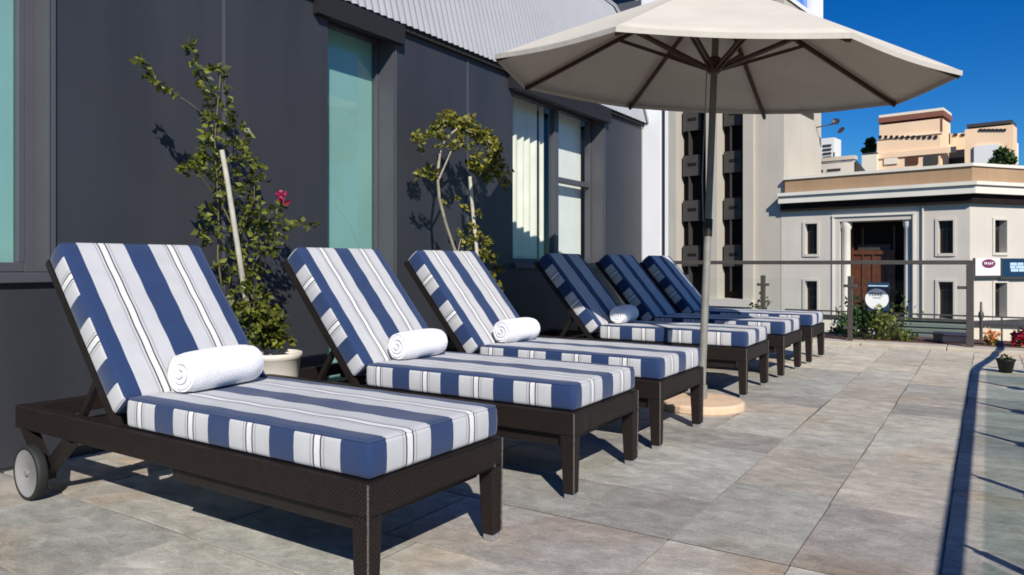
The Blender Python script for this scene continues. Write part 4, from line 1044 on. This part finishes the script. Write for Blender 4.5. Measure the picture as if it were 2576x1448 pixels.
# --- roof penthouse, white block, peach building
def blk(rt, u0, u1, v0, v1, yo, dep, m, name, z_to=None, uref=None):
    a = F(u0, v1, yo); b_ = F(u1, v0, yo); z0 = a[1] if z_to is None else z_to
    return MB().box(a[0], b_[0], yo, yo+dep, z0, b_[1]).build(name, m, rt)
ph_ = empty('low_rooftop_block', P0, RZ, 'low cream rooftop block with two dark slots, behind the tan parapet', 'building')
yp = 9.0
blk(ph_, 2008, 2148, 404, 440, yp, .5, M['tower_pale'], 'wall', 4)
blk(ph_, 2005, 2150, 400, 404, yp-.15, .7, M['tower_wall'], 'roof_edge')
for u0, u1, v0, v1 in ((2036,2070,428,436),(2081,2114,424,432)): blk(ph_, u0, u1, v0, v1, yp-.06, .05, M['black'], 'slot_window')
a = F(2150, 404, yp); b_ = F(2175, 432, yp)
MB().hexa([(a[0]+.05,yp,b_[1]-2),(b_[0],yp,b_[1]-2),(b_[0],yp+.5,b_[1]-2),(a[0]+.05,yp+.5,b_[1]-2)], [(a[0]+.05,yp,a[1]),(b_[0],yp,b_[1]),(b_[0],yp+.5,b_[1]),(a[0]+.05,yp+.5,a[1])]).build('sloping_roof', M['tower_span'], ph_)
for u, h_ in ((2022,1.2),(2050,.6),(2095,.5)):
    x_, z_ = F(u, 400, yp); MB().tube([(x_,yp+.25,z_),(x_,yp+.25,z_+h_)], .06, 6).build('antenna', M['rail'], ph_)
wb = empty('small_white_block', P0, RZ, 'small white block with a grey window, right of the pale slab tower', 'building')
blk(wb, 2055, 2098, 346, 470, 40, 2.5, M['offwhite'], 'wall', -9)
for i in range(4): blk(wb, 2070, 2091, 363+i*10, 370+i*10, 39.9, .08, M['tower_span'], 'window')
pb_ = empty('peach_hillside_building', P0, RZ, 'large peach building with rows of small square windows, far behind on the right', 'building')
yq = 90
blk(pb_, 2206, 2366, 340, 470, yq, 5.9, M['peach'], 'wall', -9)
blk(pb_, 2366, 2430, 334, 470, yq+6, 3, M['peach'], 'recessed_wall', -9)
blk(pb_, 2206, 2369, 333, 352.5, yq-.05, .9, M['cream'], 'upper_band')
blk(pb_, 2212, 2370, 298, 332.5, yq+.4, 6.5, M['peach'], 'penthouse', -8)
blk(pb_, 2209, 2374, 291, 297.5, yq+.25, 6.8, M['peach_dk'], 'penthouse_roof'); blk(pb_, 2211, 2373, 288, 290.8, yq+.3, 6.6, M['cream'], 'roof_cap')
blk(pb_, 2366.5, 2371, 298, 332, yq+.3, .08, M['peach_dk'], 'penthouse_edge')
for i in range(11): blk(pb_, 2210+i*14, 2218+i*14, 341, 349, yq-.2, .1, M['black'], 'window')
for u in (2398, 2417): blk(pb_, u, u+10, 330+6, 343, yq+5.8, .15, M['black'], 'window')
blk(pb_, 2372, 2389, 336, 364, yq+5.6, .3, M['black'], 'dark_opening')
blk(pb_, 2206, 2405, 383, 387, yq-.3, .28, M['peach'], 'balcony_edge')
for u0, u1, m_ in ((2224,2258,'cream'),(2280,2310,'bank_wood'),(2326,2360,'tower_span')): blk(pb_, u0, u1, 390, 415, yq-.25, .15, M[m_], 'arcade_opening')
blk(pb_, 2378, 2426, 376, 415, yq+5.7, .25, M['black'], 'shadow_panel')  # diagonal shadow on the recessed wall, put in as a black panel
blk(pb_, 2427, 2549, 314, 470, yq-2, 4, M['peach'], 'right_wall', -9)
blk(pb_, 2432, 2546, 310, 313.8, yq-2.2, 4.4, M['rail'], 'right_roof')
for i in range(7): blk(pb_, 2463+i*10, 2471+i*10, 324, 330, yq-2.2, .15, M['black'], 'slot_window')
blk(pb_, 2450, 2515, 362, 415, yq-2.4, .35, M['offwhite'], 'white_front')
blk(pb_, 2549.5, 2560, 360, 415, yq+2, 1.0, M['offwhite'], 'side_block')
blk(pb_, 2168, 2206, 388, 470, yq-1, .9, M['cream'], 'left_annex', -9)
blk(pb_, 2166, 2207, 384, 387.7, yq-1.2, 1.3, M['offwhite'], 'annex_roof')
def far_tree(u0, u1, v0, v1, yo, label, seed):
    r2 = random.Random(seed); a = F(u0, v1, yo); b_ = F(u1, v0, yo); cxx = (a[0]+b_[0])/2; hw = (b_[0]-a[0])/2; h = b_[1]-a[1]
    rt = empty('dark_tree', P0+ex*cxx+ey*yo+Vector((0,0,a[1]-2)), RZ, label, 'tree', 'trees by the peach building')
    mb = MB()
    for i in range(500):
        t = r2.random(); ph2 = r2.uniform(0, 2*math.pi); rr_ = hw*math.sqrt(r2.random())*(1-.65*t)
        leaf(mb, Vector((rr_*math.cos(ph2), rr_*math.sin(ph2)*.6, 2+h*t)), .7, r2)
    mb.build('crown', M['leaf_dark'], rt, fixn=False)
    MB().tube([(0,0,-3),(0,0,2+h*.6)], [.25,.1], 8).build('trunk', M['bark'], rt)
far_tree(2486, 2560, 374, 414, yq-8, 'dark rounded tree in front of the right wing of the peach building', 51)
far_tree(2170, 2208, 348, 386, yq+6, 'dark tree left of the peach building, above its cream annex', 52)
